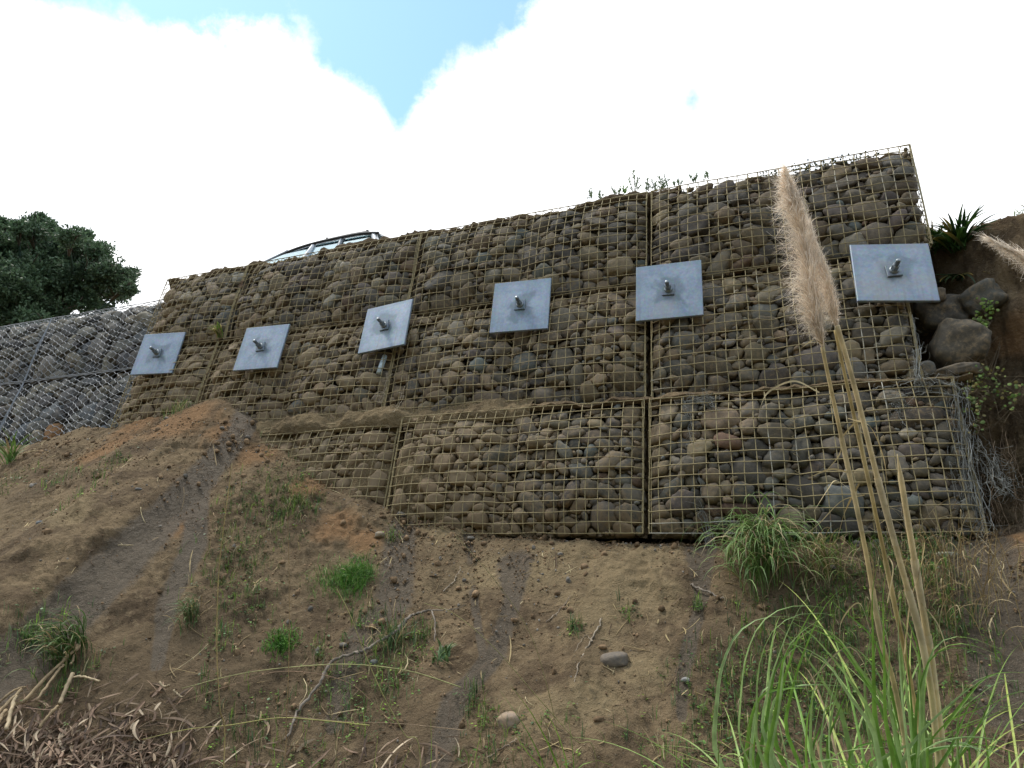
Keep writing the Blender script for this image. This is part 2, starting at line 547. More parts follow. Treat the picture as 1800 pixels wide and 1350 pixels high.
def H(u, t, full=False):
    """height of the ground; u along the wall, t level distance out from the face at P1's height"""
    bz = base_z(u)
    tw = (bz - P1[2]) * LEAN + .05
    d = t - tw
    x = np.maximum(d, 0) / bz
    g = np.log1p(np.exp((1 - .80 * x) * 7)) / 7 / (np.log1p(math.exp(7)) / 7)
    gully = .07 * fbm(u * 1.1, t * .45, 0, 3, 3) + .05 * fbm(u * 3.0 + t * .6, t * .9, 0, 3, 9)
    amp = np.clip(d / .35, 0.12, 1)
    z = bz * g + gully * amp
    # climb to the upper land behind the face
    tz = top_z(u)
    r = np.clip((u - 1.78) / .25, 0, 1); r = r * r * (3 - 2 * r)
    t_hi = -.95 * (1 - r) + r * (-.42 + (-.25) * np.exp(-((u - 2.0) / .22) ** 2))
    t_lo = -.72 * (1 - r) + r * (.02 - .33 * np.exp(-((u - 2.0) / .25) ** 2))
    k = np.clip((t_lo - t) / (t_lo - t_hi), 0, 1)
    k = k * (1 - r) + r * np.where(k < .5, .5 * (2 * k) ** .85, 1 - .5 * (2 - 2 * k) ** 1.15)
    return z * (1 - k) + tz * k


def UT(u, t, z):
    u, t, z = np.broadcast_arrays(u, t, z)
    p = P1 * np.array([1, 1, 0]) + u[..., None] * EU + t[..., None] * NH
    p[..., 2] = z
    return p


def to_ut(p):
    q = np.asarray(p) - P1
    return q @ EU, q @ NH


def detail(u, t, z):
    """small relief of the soil, along its normal"""
    a = .040 * fbm(u * 5, t * 5, z * 5, 4, 21) + .015 * fbm(u * 13, t * 13, z * 13, 3, 31, .55, True) + .011 * fbm(u * 38, t * 38, z * 38, 2, 41)
    lump = np.clip(fbm(u * 2.2, t * 2.2, z * 2.2, 3, 51) * 1.6 + .1, 0, 1)
    return a * (.45 + .9 * lump)


def gp(px, py):
    """where a survey ray meets the ground"""
    d = pix_dir(px, py)
    s = np.linspace(1.2, 9.5, 1600)
    p = CAM + d * s[:, None]
    u, t = to_ut(p)
    h = H(u, t)
    i = np.argmax(p[:, 2] < h)
    return p[i] if (p[:, 2] < h).any() else p[-1]


def axis(dense_lo, dense_hi, step, lo, hi):
    a = np.arange(dense_lo, dense_hi + step / 2, step)
    g = [step]; x = 0
    while x < max(dense_lo - lo, hi - dense_hi):
        g.append(g[-1] * 1.16); x += g[-1]
    g = np.cumsum(g)
    l = dense_lo - g[g < dense_lo - lo]; r = dense_hi + g[g < hi - dense_hi]
    return np.concatenate([l[::-1], a, r])


def seg_mask(P, px_line, w_px):
    """1 on a line drawn over the ground (world points), falling off across its width"""
    pts = [gp(x, y) for x, y in px_line]
    w = np.broadcast_to(np.asarray(w_px, float), (len(pts),))
    best = np.zeros(len(P), np.float32)
    for a, b, wa, wb in zip(pts[:-1], pts[1:], w[:-1], w[1:]):
        ab = b - a
        k = np.clip(((P - a) @ ab) / (ab @ ab), 0, 1)
        dist = np.linalg.norm(P - (a + k[:, None] * ab), axis=1)
        depth = np.linalg.norm(a + k[:, None] * ab - CAM, axis=1)
        ww = (wa + (wb - wa) * k) / FPX * depth
        best = np.maximum(best, np.clip(1.5 - dist / ww, 0, 1))
    return best


def blob_mask(P, blobs):
    best = np.zeros(len(P), np.float32)
    for x, y, r in blobs:
        c = gp(x, y); rr = r / FPX * np.linalg.norm(c - CAM)
        best = np.maximum(best, np.exp(-(np.linalg.norm(P - c, axis=1) / rr) ** 2))
    return best


RUST = [(250, 745, 60), (320, 740, 70), (400, 760, 50), (190, 790, 50), (450, 800, 40), (590, 930, 50), (325, 915, 38), (640, 950, 40), (1795, 590, 45), (1785, 960, 40), (540, 860, 40), (640, 1110, 30)]
PALE = [(1000, 980, 90), (1120, 985, 90), (1060, 1060, 100), (1150, 1050, 70), (960, 1250, 70), (1040, 1230, 60), (800, 930, 60), (940, 1000, 60), (1130, 1180, 50), (860, 1010, 60), (120, 900, 50)]
HUMUS = [(1600, 1150, 260), (1350, 1200, 150), (620, 1230, 130), (250, 1280, 260), (60, 860, 60), (1500, 1000, 120), (400, 1080, 80), (480, 920, 60), (700, 1330, 120), (1750, 850, 50), (1230, 1130, 60), (450, 1240, 140), (1650, 480, 60)]
SILT = [([(445, 700), (430, 745), (370, 820), (300, 900), (200, 1000), (90, 1110), (0, 1190)], [16, 22, 24, 30, 42, 44, 50]),
        ([(350, 870), (340, 960), (295, 1060), (275, 1170)], [16, 20, 16, 10]),
        ([(705, 930), (690, 1060), (640, 1110), (600, 1200), (590, 1275)], [26, 34, 30, 20, 16]),
        ([(822, 940), (832, 1050), (850, 1160)], [8, 8, 7]),
        ([(905, 990), (903, 1050), (870, 1150), (800, 1230), (768, 1345)], [34, 16, 18, 22, 22]),
        ([(1230, 965), (1235, 1050), (1200, 1180), (1198, 1260)], [26, 12, 12, 8]),
        ([(1730, 970), (1745, 1100), (1760, 1250)], [46, 40, 30])]


def build_ground():
    ua = axis(-7.6, 3.0, .0135, -160, 160)
    ta = axis(-.60, 1.9, .0115, -200, 160)
    Ug, Tg = np.meshgrid(ua, ta, indexing='xy')
    Z = H(Ug, Tg)
    P = UT(Ug, Tg, Z)
    # normals and relief
    dU = np.gradient(P, axis=1); dT = np.gradient(P, axis=0)
    n = np.cross(dU, dT); n /= np.linalg.norm(n, axis=2)[..., None]
    n *= np.sign(n[..., 2:3] + 1e-9)
    near = np.exp(-np.maximum(0, np.hypot(Ug + 2, Tg - .6) - 6) / 5)
    hid = ((Ug < 1.7) & (Tg < -.1))
    sm = np.zeros(P.shape[:2], np.float32); sel = (near > .5) & (Tg > -.8)
    Qs = P[sel]; ss = np.zeros(len(Qs), np.float32)
    for line, w in SILT:
        ss = np.maximum(ss, seg_mask(Qs, line, w))
    sm[sel] = np.clip(ss, 0, 1)
    D = detail(Ug, Tg, Z) * np.where(hid, .1, 1) * near * (1 - .6 * sm) - .012 * sm
    bankz = np.clip((Ug - 1.9) / .2, 0, 1) * np.clip((.3 - Tg) / .2, 0, 1) * np.clip((Tg + 1.2) / .3, 0, 1)
    D = D * (1 + .9 * bankz) + bankz * .05 * fbm(Ug * 2.5, Z * 2.5, Tg * 2, 3, 77)
    P = P + n * D[..., None]
    a, b = Ug.shape
    V = P.reshape(-1, 3)
    i = (np.arange(a - 1)[:, None] * b + np.arange(b - 1)[None])
    Fq = np.stack([i, i + b, i + b + 1, i + 1], -1).reshape(-1, 4)
    # keep only faces that could be above something; the ground stays one sheet
    P32 = V.astype(np.float32)
    vis = np.linalg.norm(V - CAM, axis=1) < 14
    att = {k: np.zeros(len(V), np.float32) for k in ('rust', 'pale', 'humus', 'silt')}
    Q = P32[vis]
    att['rust'][vis] = blob_mask(Q, RUST)
    att['pale'][vis] = blob_mask(Q, PALE)
    att['humus'][vis] = blob_mask(Q, HUMUS)
    s = np.zeros(len(Q), np.float32)
    for line, w in SILT:
        s = np.maximum(s, seg_mask(Q, line, w))
    att['silt'][vis] = s
    o = mk('hillside', V, Fq, M_SOIL, attrs=att)
    tag(o, kind='structure')
    return o


build_ground()


def build_sky_block_hills():
    """unseen green hillside added behind the viewer to block low sky light"""
    ua = np.linspace(-90, 90, 120); ta = np.linspace(13, 75, 60)
    Ug, Tg = np.meshgrid(ua, ta)
    k = np.clip((Tg - 13) / 36, 0, 1); Z = -.3 + 25 * k * k * (3 - 2 * k) + 3.0 * fbm(Ug * .06, Tg * .06, 0, 4, 400) * k * 2 + .7 * fbm(Ug * .4, Tg * .4, 0, 3, 410)
    P = UT(Ug, Tg, Z); b = len(ua)
    i = (np.arange(len(ta) - 1)[:, None] * b + np.arange(b - 1)[None])
    m, nt, bs = new_mat('sky_block_green', .9, .2)
    n = noise(nt, .8, 8, .7); nt.links.new(mixc(nt, sstep(nt, n, .3, .7), (.018, .032, .012), (.07, .10, .03)), bs.inputs['Base Color']); bump(nt, bs, n, 1.0, 1.0)
    tag(mk('sky_block_hills', P.reshape(-1, 3), np.stack([i, i + b, i + b + 1, i + 1], -1).reshape(-1, 4), m), kind='structure')  # added out of view; cuts frontal light so top light dominates


build_sky_block_hills()


def ground_pt(u, t, lift=0.0):
    u = np.asarray(u, float); t = np.asarray(t, float)
    z = H(u, t)
    return UT(u, t, z + detail(u, t, z) * .9 + lift)


# ------------------------------------------------------------------ gabion faces
def pack(Wd, Ht, rg, classes, res=.006, amax=1.9, tilt=.35):
    """pack stones of mixed sizes into a Wd x Ht face; returns outlines r(theta) of the cells they fill"""
    nx, ny = int(Wd / res), int(Ht / res)
    occ = np.zeros((ny, nx), bool); best = np.full((ny, nx), 9.0, np.float32); lab = np.full((ny, nx), -1, np.int32)
    S = []
    for r0, r1, att in classes:
        r_ = (r0 + r1) / 2
        tries = int(att * Wd * Ht / (math.pi * r_ * r_))
        for _ in range(tries):
            r = rg.uniform(r0, r1); asp = 1 + (amax - 1) * rg.random() ** 1.3
            a, b = r * math.sqrt(asp), r / math.sqrt(asp)
            ph = rg.normal(0, tilt) if rg.random() < .85 else rg.uniform(0, 3.14)
            x, y = rg.uniform(.7 * b, Wd - .7 * b), rg.uniform(.8 * b, Ht - .8 * b)
            R2 = a * 2.0
            i0, i1 = max(0, int((x - R2) / res)), min(nx, int((x + R2) / res) + 1)
            j0, j1 = max(0, int((y - R2) / res)), min(ny, int((y + R2) / res) + 1)
            X = (np.arange(i0, i1) + .5) * res - x; Y = ((np.arange(j0, j1) + .5) * res - y)[:, None]
            c, s = math.cos(ph), math.sin(ph)
            q = ((X * c + Y * s) / a) ** 2 + ((-X * s + Y * c) / b) ** 2
            ins = q < 1
            if occ[j0:j1, i0:i1][ins].sum() > .05 * ins.sum():
                continue
            occ[j0:j1, i0:i1] |= ins
            d = np.sqrt(q).astype(np.float32)
            bb = best[j0:j1, i0:i1]; ll = lab[j0:j1, i0:i1]
            up = d < bb
            bb[up] = d[up]; ll[up] = len(S)
            S.append((x, y, r, a, b, ph))
    S = np.array(S); n = len(S)
    K = 28
    th = np.arange(K) / K * 2 * math.pi
    rr = np.zeros((n, K)); alive = np.ones((n, K), bool)
    step = .003
    for k in range(1, 110):
        s = k * step
        X = S[:, 0, None] + np.cos(th) * s; Y = S[:, 1, None] + np.sin(th) * s
        ix = np.floor(X / res).astype(int); iy = np.floor(Y / res).astype(int)
        ok = (ix >= 0) & (ix < nx) & (iy >= 0) & (iy < ny)
        L = np.where(ok, lab[np.clip(iy, 0, ny - 1), np.clip(ix, 0, nx - 1)], -2)
        alive &= (L == np.arange(n)[:, None])
        rr = np.where(alive, s, rr)
        if not alive.any():
            break
    # limit to a swollen version of the stone's own ellipse
    c, s = np.cos(th[None] - S[:, 5, None]), np.sin(th[None] - S[:, 5, None])
    own = 1 / np.sqrt((c / S[:, 3, None]) ** 2 + (s / S[:, 4, None]) ** 2)
    rr = np.clip(rr, own * .80, own * 1.28)
    return S, rr


STONE_COLS = [((.122, .108, .086), 5), ((.150, .126, .090), 4), ((.090, .083, .072), 4), ((.145, .113, .078), 3), ((.105, .090, .080), 2), ((.180, .148, .098), 2),
              ((.132, .130, .115), 1.5), ((.122, .080, .055), .5), ((.215, .195, .155), .6), ((.120, .135, .130), .4)]
ANG_COLS = [((.125, .125, .118), 5), ((.165, .16, .145), 4), ((.085, .085, .086), 4), ((.165, .15, .12), 3), ((.105, .118, .13), 2), ((.22, .12, .055), .25)]


def pick_col(rg, table):
    w = np.array([b for _, b in table]); c = np.array(table[rg.choice(len(table), p=w / w.sum())][0])
    return c * rg.uniform(.62, 1.35) * rg.uniform(.97, 1.03, 3)


def stone_mesh(x, y, rr, depth, harm, rg, sub, protr, face, lump=.06, sq=1.0):
    """one stone: outline rr in the face plane, thickness depth; face(u, v, off) gives world points"""
    V, Fc = ICO[sub]
    K = len(rr); f = np.fft.rfft(rr); f[harm:] = 0; r_s = np.fft.irfft(f, K)
    th = np.arctan2(V[:, 1], V[:, 0]) % (2 * math.pi)
    q = th / (2 * math.pi) * K; i = q.astype(int) % K; w = q - np.floor(q)
    R = r_s[i] * (1 - w) + r_s[(i + 1) % K] * w
    rho = np.hypot(V[:, 0], V[:, 1])
    rad = R * rho ** (1 / sq)
    z = depth * np.sign(V[:, 2]) * np.abs(V[:, 2]) ** (1 / sq)
    o = rg.uniform(0, 50, 3)
    nz = 1 + lump * 1.6 * vnoise(V[:, 0] * 1.3 + o[0], V[:, 1] * 1.3 + o[1], V[:, 2] * 1.3 + o[2], 2) + lump * .7 * vnoise(V[:, 0] * 3 + o[1], V[:, 1] * 3, V[:, 2] * 3 + o[0], 4)
    cx = np.cos(th); sx = np.sin(th)
    lx, ly, lz = rad * cx * nz, rad * sx * nz, z * nz
    # tilt the stone a little in and out of the face
    a, b = rg.normal(0, .22, 2)
    lz = lz + lx * math.sin(a) * .6 + ly * math.sin(b) * .6
    return face(x + lx, y + ly, protr + lz), Fc


def make_face(u0, v0, tier, bulge=.055, base=.0):
    def off(uu, vv, w, h):
        fu = np.clip((uu % 1.0) if w > 1.3 else uu / w, 0, 1)
        if w > 1.3:
            fu = np.where(uu <= 0, 0, np.where(uu >= w, 1, (uu / w * round(w)) % 1.0))
        fv = np.clip(vv / h, 0, 1)
        bf = (1 - np.abs(2 * fu - 1) ** 3.5) * (1 - np.abs(2 * fv - 1) ** 3)
        edge = np.minimum(uu, w - uu); e = np.clip(edge / .12, 0, 1)
        bf = bf * .75 + .25 * (1 - (1 - e) ** 2) * (1 - np.abs(2 * fv - 1) ** 4)
        gu, gv = u0 + uu, v0 + vv
        return base + bulge * bf + .014 * fbm(gu * 2.2, gv * 2.2, tier * 3.3, 3, 61)
    return off


def earth_amount(u, v):
    """how far the fill is choked with soil, 0..1 (real clay washed into the baskets)"""
    e = np.zeros_like(u)
    low = np.clip((-.6 - u) / 1.1, 0, 1) * (v < 0)
    e = np.maximum(e, low * (.62 + .38 * np.clip((-v - .2) / .5, 0, 1)))
    e = np.maximum(e, np.clip((-2.1 - u) / .8, 0, 1) * (v < .02) * .95)
    e = np.maximum(e, np.clip((.32 - v) / .3, 0, 1) * np.clip((-2.6 - u) / 1.2, 0, 1) * (v > -.05) * .95)
    e = np.maximum(e, np.clip((-4.6 - u) / .5, 0, 1) * .55)
    e = np.maximum(e, np.clip((-3.0 - u) / 1.0, 0, 1) * np.clip(1.0 - v, 0, 1) * .75)
    e = np.maximum(e, np.clip((-.72 - v) / .2, 0, 1) * np.clip((1.0 - u) / 2.0, 0, 1) * .75)
    e = np.maximum(e, np.exp(-((v - .96) / .09) ** 2) * .62 * (np.abs(u) > .1))
    return np.clip(e, 0, 1)


def dirt_amount(u, v):
    d = .20 + .16 * np.clip(-u / 3, -.5, 1.2) - .26 * np.clip((v - .9) / .8, 0, 1) + .5 * earth_amount(u, v)
    d = d + .12 * vnoise(u * 1.3, v * 1.3, 0, 15) - .12 * np.clip((u - .8), 0, 1)
    return np.clip(d, 0, 1.0)


def build_basket(name, label, cat, group, u0, v0, w, h, tier, classes, kind='square', base=0.0, seed=0, top=False, rightend=False):
    rg = np.random.default_rng(100 + seed)
    off = make_face(u0, v0, tier, .06 if kind == 'square' else .05, base)
    face = lambda x, y, o: W(u0 + x, v0 + y, off(x, y, w, h) + o)
    root = thing(name, W(u0 + w / 2, v0, base), label, cat, group)
    hexa = kind != 'square'
    S, rr = pack(w - .02, h - .01, rg, classes, amax=2.3, tilt=.5 if not hexa else .3)
    S[:, 0] += .01
    mat = M_ANG if hexa else M_STONE
    items = []
    for k in range(len(S)):
        x, y, r, a, b, ph = S[k]
        u, v = u0 + x, v0 + y
        dep = b * rg.uniform(.7, 1.0) if r > .035 else b
        grow = rg.uniform(.97, 1.11)
        back = rg.uniform(0, .035) + (rg.uniform(0, .04) if r < .05 else 0)
        sub = 3 if r > .05 else 2
        V, Fc = stone_mesh(x, y, rr[k] * grow, dep, 9 if not hexa else 10, rg, sub, -dep - .004 - back, face,
                           .11 if not hexa else .13, rg.uniform(.95, 1.8) if not hexa else rg.uniform(1.5, 2.3))
        col = pick_col(rg, ANG_COLS if hexa else STONE_COLS)
        dirt = float(dirt_amount(np.array(u), np.array(v))) if not hexa else .12
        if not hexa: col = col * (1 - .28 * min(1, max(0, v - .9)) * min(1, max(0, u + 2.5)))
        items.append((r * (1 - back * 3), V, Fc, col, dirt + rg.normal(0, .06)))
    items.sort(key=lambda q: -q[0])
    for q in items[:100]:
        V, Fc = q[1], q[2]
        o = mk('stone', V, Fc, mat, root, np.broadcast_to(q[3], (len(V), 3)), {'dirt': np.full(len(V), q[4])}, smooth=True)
    mb = MB(); dv = []
    for q in items[100:]:
        mb.add(q[1], q[2], q[3]); dv.append(np.full(len(q[1]), q[4]))
    # the stones further back that close the gaps
    cls2 = [(.05, .065, 1.0), (.03, .045, 2.0)]
    S2, r2 = pack(w - .02, h - .02, rg, cls2, res=.01)
    for k in range(len(S2)):
        x, y, r = S2[k, :3]
        V, Fc = stone_mesh(x + .01, y + .01, r2[k] * 1.05, r * .9, 5, rg, 2, -.105 - rg.uniform(0, .03), face)
        mb.add(V, Fc, pick_col(rg, ANG_COLS if hexa else STONE_COLS) * .9)
        dv.append(np.full(len(V), (float(dirt_amount(np.array(u0 + x), np.array(v0 + y))) + .1) if not hexa else .15))
    f = mb.build('stone_fill', mat, root, attrs={'dirt': np.concatenate(dv)})
    f['kind'] = 'stuff'
    # soil behind and between the stones
    nu, nv = int(w / .02) + 1, int(h / .02) + 1
    X, Y = np.meshgrid(np.linspace(0, w, nu), np.linspace(0, h, nv))
    ea = earth_amount(u0 + X, v0 + Y) if not hexa else np.zeros_like(X)
    nz = fbm((u0 + X) * 6, (v0 + Y) * 6, 0, 4, 71)
    eo = -.17 + ea * .150 + nz * (.018 + .034 * np.clip(ea * 2, 0, 1)) + .01 * fbm((u0 + X) * 20, (v0 + Y) * 20, 0, 2, 73)
    edge = (X < .001) | (X > w - .001) | (Y < .001) | (Y > h - .001)
    V = face(X, Y, np.where(edge, np.minimum(eo, -.05), np.minimum(eo, -.002)))
    i = (np.arange(nv - 1)[:, None] * nu + np.arange(nu - 1)[None])
    Fq = np.stack([i, i + 1, i + nu + 1, i + nu], -1).reshape(-1, 4)
    z0 = np.zeros(V.reshape(-1, 3).shape[0])
    p = mk('packed_earth', V.reshape(-1, 3), Fq, M_SOIL, root,
           attrs={'rust': z0 + .05, 'pale': (ea * 1.2).ravel(), 'humus': ((1 - np.clip(ea * 2.5, 0, 1)) * .95).ravel(), 'silt': z0})
    # wire
    wm = MB(); gv = []
    def wire(x, y, o, rad, sides=5, closed=False, grey=0.0):
        pts = face(np.asarray(x), np.asarray(y), np.asarray(o))
        n0 = wm.n; wm.tube(pts, rad, sides, cap=False); gv.append(np.full(wm.n - n0, grey))
    def greyness(u):
        return .12 * np.clip(u - .2, 0, 1.5) + rg.normal(0, .05) - .06
    if not hexa:
        P_ = .0745
        nxw = int(round(w / P_)); nyw = int(round(h / P_))
        for k in range(nxw + 1):
            x0 = min(max(k * w / nxw, .012), w - .012)
            y = np.linspace(.004, h - .004, int(h / .037) + 1)
            jit = .006 * vnoise(y * 3, k * .7, tier, 5) + .003 * vnoise(y * 11, k * 3.1, tier, 5) + rg.normal(0, .0025)
            wire(x0 + jit, y, np.full(len(y), .006), .0030, grey=greyness(u0 + x0))
        for k in range(nyw + 1):
            y0 = min(max(k * h / nyw, .005), h - .005)
            x = np.linspace(.008, w - .008, int(w / .037) + 1)
            jit = .008 * vnoise(x * 2.5, k * .6, tier, 6) + .003 * vnoise(x * 11, k * 2.7, tier, 6) + rg.normal(0, .0025)
            wire(x, np.clip(y0 + jit, .004, h - .004), np.full(len(x), .0105), .0030, grey=greyness(u0 + w / 2))
        # heavier selvedge at both ends and lacing round the ends
        for xe in (.006, w - .006):
            y = np.linspace(0, h, 40)
            wire(xe + .002 * vnoise(y * 7, xe), y, np.full(40, .008), .0036)
        for xe in ([0, w / 2, w] if w > 1.3 else [0, w]):
            for c in range(int(h / .11)):
                th = np.linspace(0, 2 * math.pi, 7)
                wire(np.clip(xe + .016 * np.cos(th), 0.001, w - .001) , c * .11 + .02 + .05 * th / 6.3 + .0 * th, .004 + .010 * np.sin(th), .0014, 4)
    else:
        cw, ch = .066, .102      # double-twisted mesh, twists lying level
        for j in range(int(w / (ch * .75)) + 1):
            for i in range(int(h / cw) + 1):
                cy = i * cw + (cw / 2 if j % 2 else 0); cx = j * ch * .75
                if cx > w or cy > h:
                    continue
                A = (cx, cy); B = (cx + ch * .27, cy)
                L = (cx + ch * .75, cy - cw / 2); Rr = (cx + ch * .75, cy + cw / 2)
                for a_, b_, rad in ((A, B, .0042), (B, L, .0029), (B, Rr, .0029)):
                    xs = np.clip(np.array([a_[0], (a_[0] + b_[0]) / 2, b_[0]]), 0, w); ys = np.clip(np.array([a_[1], (a_[1] + b_[1]) / 2, b_[1]]), 0, h)
                    wx = .020 * vnoise(xs * 4 + 3, ys * 4 + 1, tier, 8); wy = .024 * vnoise(xs * 4, ys * 4, tier, 7)
                    wire(np.clip(xs + wx, 0, w), np.clip(ys + wy, 0, h), np.full(3, .006), rad, 4)
        for xe in (.004, w - .004):
            y = np.linspace(0, h, 30); wire(xe + 0 * y, y, 0 * y + .010, .0042)
        for ye in (.004, h - .004):
            x = np.linspace(0, w, 60); wire(x, ye + .004 * vnoise(x * 6, ye), 0 * x + .010, .004)
    if top:      # the lid of the basket runs back from the face
        lid = lambda x, s: W(u0 + x, np.full_like(x, v0 + h), off(x, np.full_like(x, h), w, h) + .006) - s[..., None] * np.array([NH[0], NH[1], -.03])
        for k in range(14):
            s_ = k * .0745
            x = np.linspace(0, w, int(w / .06))
            n0 = wm.n; wm.tube(lid(x, np.full_like(x, s_) + .0), .0030 if k else .0042, 5, cap=False); gv.append(np.full(wm.n - n0, .1))
        for k in range(int(w / .0745) + 1):
            s_ = np.linspace(0, .97, 10); x = np.full(10, k * .0745)
            n0 = wm.n; wm.tube(lid(x, s_), .0030, 5, cap=False); gv.append(np.full(wm.n - n0, .1))
    if rightend:  # end panel running back into the hill
        xe = w
        def endp(y, s):
            return W(u0 + np.full_like(y, xe), v0 + y, off(np.full_like(y, xe), y, w, h) + .004) - s[..., None] * NH
        for k in range(12):
            y = np.linspace(0, h, 16); n0 = wm.n; wm.tube(endp(y, np.full_like(y, k * .0745)), .0030, 5, cap=False); gv.append(np.full(wm.n - n0, .15))
        for k in range(int(h / .0745) + 1):
            s_ = np.linspace(0, .82, 10); n0 = wm.n; wm.tube(endp(np.full(10, k * .0745), s_), .0030, 5, cap=False); gv.append(np.full(wm.n - n0, .15))
    wm.build('wire_mesh', M_HEX if hexa else M_WIRE, root, attrs={'grey': np.concatenate(gv)})
    if rightend:
        mb = MB(); dv = []
        Se, re_ = pack(.8, h - .01, rg, classes)
        for k in range(len(Se)):
            x, y, r, a, b, ph = Se[k]
            d = b * .8
            fe = lambda s, yy, o: W(u0 + w - .01 + o, v0 + yy, off(np.full_like(yy, w), yy, w, h)) - s[..., None] * NH
            V, Fc = stone_mesh(x, y, re_[k] * .98, d, 6, rg, 2, -d - .005, fe)
            mb.add(V, Fc, pick_col(rg, STONE_COLS)); dv.append(np.full(len(V), .2))
        e = mb.build('end_stones', M_STONE, root, attrs={'dirt': np.concatenate(dv)}); e['kind'] = 'stuff'
    return root


CLS_TOP = [(.084, .102, .25), (.062, .080, 1.0), (.048, .064, 3), (.036, .050, 3), (.022, .034, 3), (.014, .020, 1.6)]
CLS_MID = [(.080, .10, .18), (.058, .074, .9), (.044, .057, 2.6), (.034, .046, 4), (.022, .032, 4), (.014, .020, 2)]
CLS_LOW = [(.080, .098, .16), (.054, .072, .7), (.040, .053, 2.4), (.032, .044, 5), (.020, .031, 5), (.013, .019, 3)]
CLS_ANG = [(.085, .11, .8), (.06, .08, 2.5), (.042, .058, 4), (.025, .04, 3)]
GB = 'wire gabion baskets of the retaining wall'
CG = 'gabion basket'
SEAMS = [(-5.24, -4.13), (-4.13, -2.10), (-2.10, -.013), (.013, 1.86)]
LT = ['narrow top-row wire basket at the wall\'s left end, browned with clay', 'top-row wire basket of cobbles just below the parked silver car',
      'top-row wire basket with green weeds along its upper edge, left of the dark seam', 'top-row wire basket of large dark cobbles at the wall\'s tall right end, behind the plume']
LM = ['narrow middle-row wire basket behind the leftmost two plates, buried in orange soil', 'middle-row wire basket under the second and third plates, half filled with brown clay',
      'middle-row wire basket under the fourth plate', 'middle-row wire basket between the fifth and sixth plates, beside the dark boulders']
LL_ = ['bottom-row wire basket half buried by the soil mound, nearly choked with clay', 'bottom-row wire basket of small cobbles, sandy in its lower left', 'bottom-row wire basket of rounded stones behind the pampas stems, grey dead creeper at its end']
sd_i = 0
for k, (a, b) in enumerate(SEAMS):
    build_basket('gabion_basket', LT[k], CG, GB, a, .995, b - a, VTOP - .995, 0, CLS_TOP, seed=sd_i, top=True, rightend=(k == 3)); sd_i += 1
SM = [(-5.24, -4.20), (-4.20, -2.14), (-2.14, -.015), (.015, 1.66)]
for k, (a, b) in enumerate(SM):
    build_basket('gabion_basket', LM[k], CG, GB, a, .0, b - a, .985, 1, CLS_MID, seed=sd_i, rightend=(k == 3)); sd_i += 1
SL = [(-3.95, -1.95), (-1.92, -.013), (.013, 1.80)]
for k, (a, b) in enumerate(SL):
    build_basket('gabion_basket', LL_[k], CG, GB, a, -.945, b - a, .935, 2, CLS_LOW, base=.055 if k else .02, seed=sd_i, rightend=(k == 2)); sd_i += 1
HG = 'galvanised hexagonal-wire gabions left of the main wall'
HL = [('upper silver hexagonal-wire gabion of grey rock touching the tan wall', -7.30, -5.28, .94, .86), ('upper silver hexagonal-wire gabion of grey rock, the one farther left beneath the tree', -9.32, -7.30, .94, .86),
      ('lower silver hexagonal-wire gabion of grey rock next to the tan wall', -7.30, -5.28, -.05, .98), ('lower silver hexagonal-wire gabion of grey rock at the far left, above the strap-leaved plant', -9.32, -7.30, -.05, .98)]
for lab, a, b, v, h in HL:
    build_basket('hexagonal_gabion', lab, CG, HG, a, v, b - a - .01, h, 3, CLS_ANG, kind='hex', base=-.22, seed=sd_i, top=(v > .5)); sd_i += 1


# soil on the ledge between the bottom and middle rows, and on top of the wall
def strip_sheet(name, u0, u1, prof, step=.02, seed=0, pale=.9, hum=0.0, hump=None, amp=.02):
    """prof: list of (v, off) across the strip"""
    nu = int((u1 - u0) / step) + 1
    uu = np.linspace(u0, u1, nu); K = len(prof)
    pv = np.interp(np.linspace(0, K - 1, K * 5), np.arange(K), [p[0] for p in prof]); po = np.interp(np.linspace(0, K - 1, K * 5), np.arange(K), [p[1] for p in prof])
    m = len(pv)
    Ug = np.repeat(uu[None], m, 0); V_ = np.repeat(pv[:, None], nu, 1); O_ = np.repeat(po[:, None], nu, 1)
    nz = fbm(Ug * 5, V_ * 5, O_ * 5, 4, seed) * amp + fbm(Ug * 17, V_ * 17, O_ * 17, 3, seed + 5) * amp * .5
    hh = hump(Ug) if hump else 0
    mid = np.sin(np.linspace(0, math.pi, m))[:, None] ** .6
    V_ = V_ + (nz * 1.2 + hh) * mid; O_ = O_ + nz * .5
    P = W(Ug, V_, O_).reshape(-1, 3)
    i = (np.arange(m - 1)[:, None] * nu + np.arange(nu - 1)[None])
    Fq = np.stack([i, i + 1, i + nu + 1, i + nu], -1).reshape(-1, 4)
    z0 = np.zeros(len(P))
    return tag(mk(name, P, Fq, M_SOIL, attrs={'rust': z0, 'pale': z0 + pale, 'humus': z0 + hum, 'silt': z0}), kind='structure')


strip_sheet('ledge_soil', -3.75, -.85, [(-.09, .035), (-.05, .058), (-.01, .066), (.03, .050), (.08, .020), (.13, -.03)], seed=200, pale=.8, amp=.055)
strip_sheet('ledge_soil', -.95, 1.9, [(-.03, .03), (-.012, .06), (.0, .05), (.03, .0), (.03, -.08)], seed=210, pale=.25, amp=.03)
strip_sheet('topsoil', -5.26, .25, [(1.80, -.10), (1.86, -.025), (1.885, -.03), (1.90, -.10), (1.905, -.4), (1.88, -1.3)], seed=220, pale=.0, hum=.8, amp=.055,
            hump=lambda u: .022 + .035 * np.clip(fbm(u * 1.3, 0, 0, 3, 91), -.3, 1))
strip_sheet('topsoil', .2, 1.87, [(1.75, -.10), (1.825, -.035), (1.85, -.04), (1.86, -.10), (1.84, -.4), (1.84, -1.3)], seed=240, pale=.0, hum=.9, amp=.05)


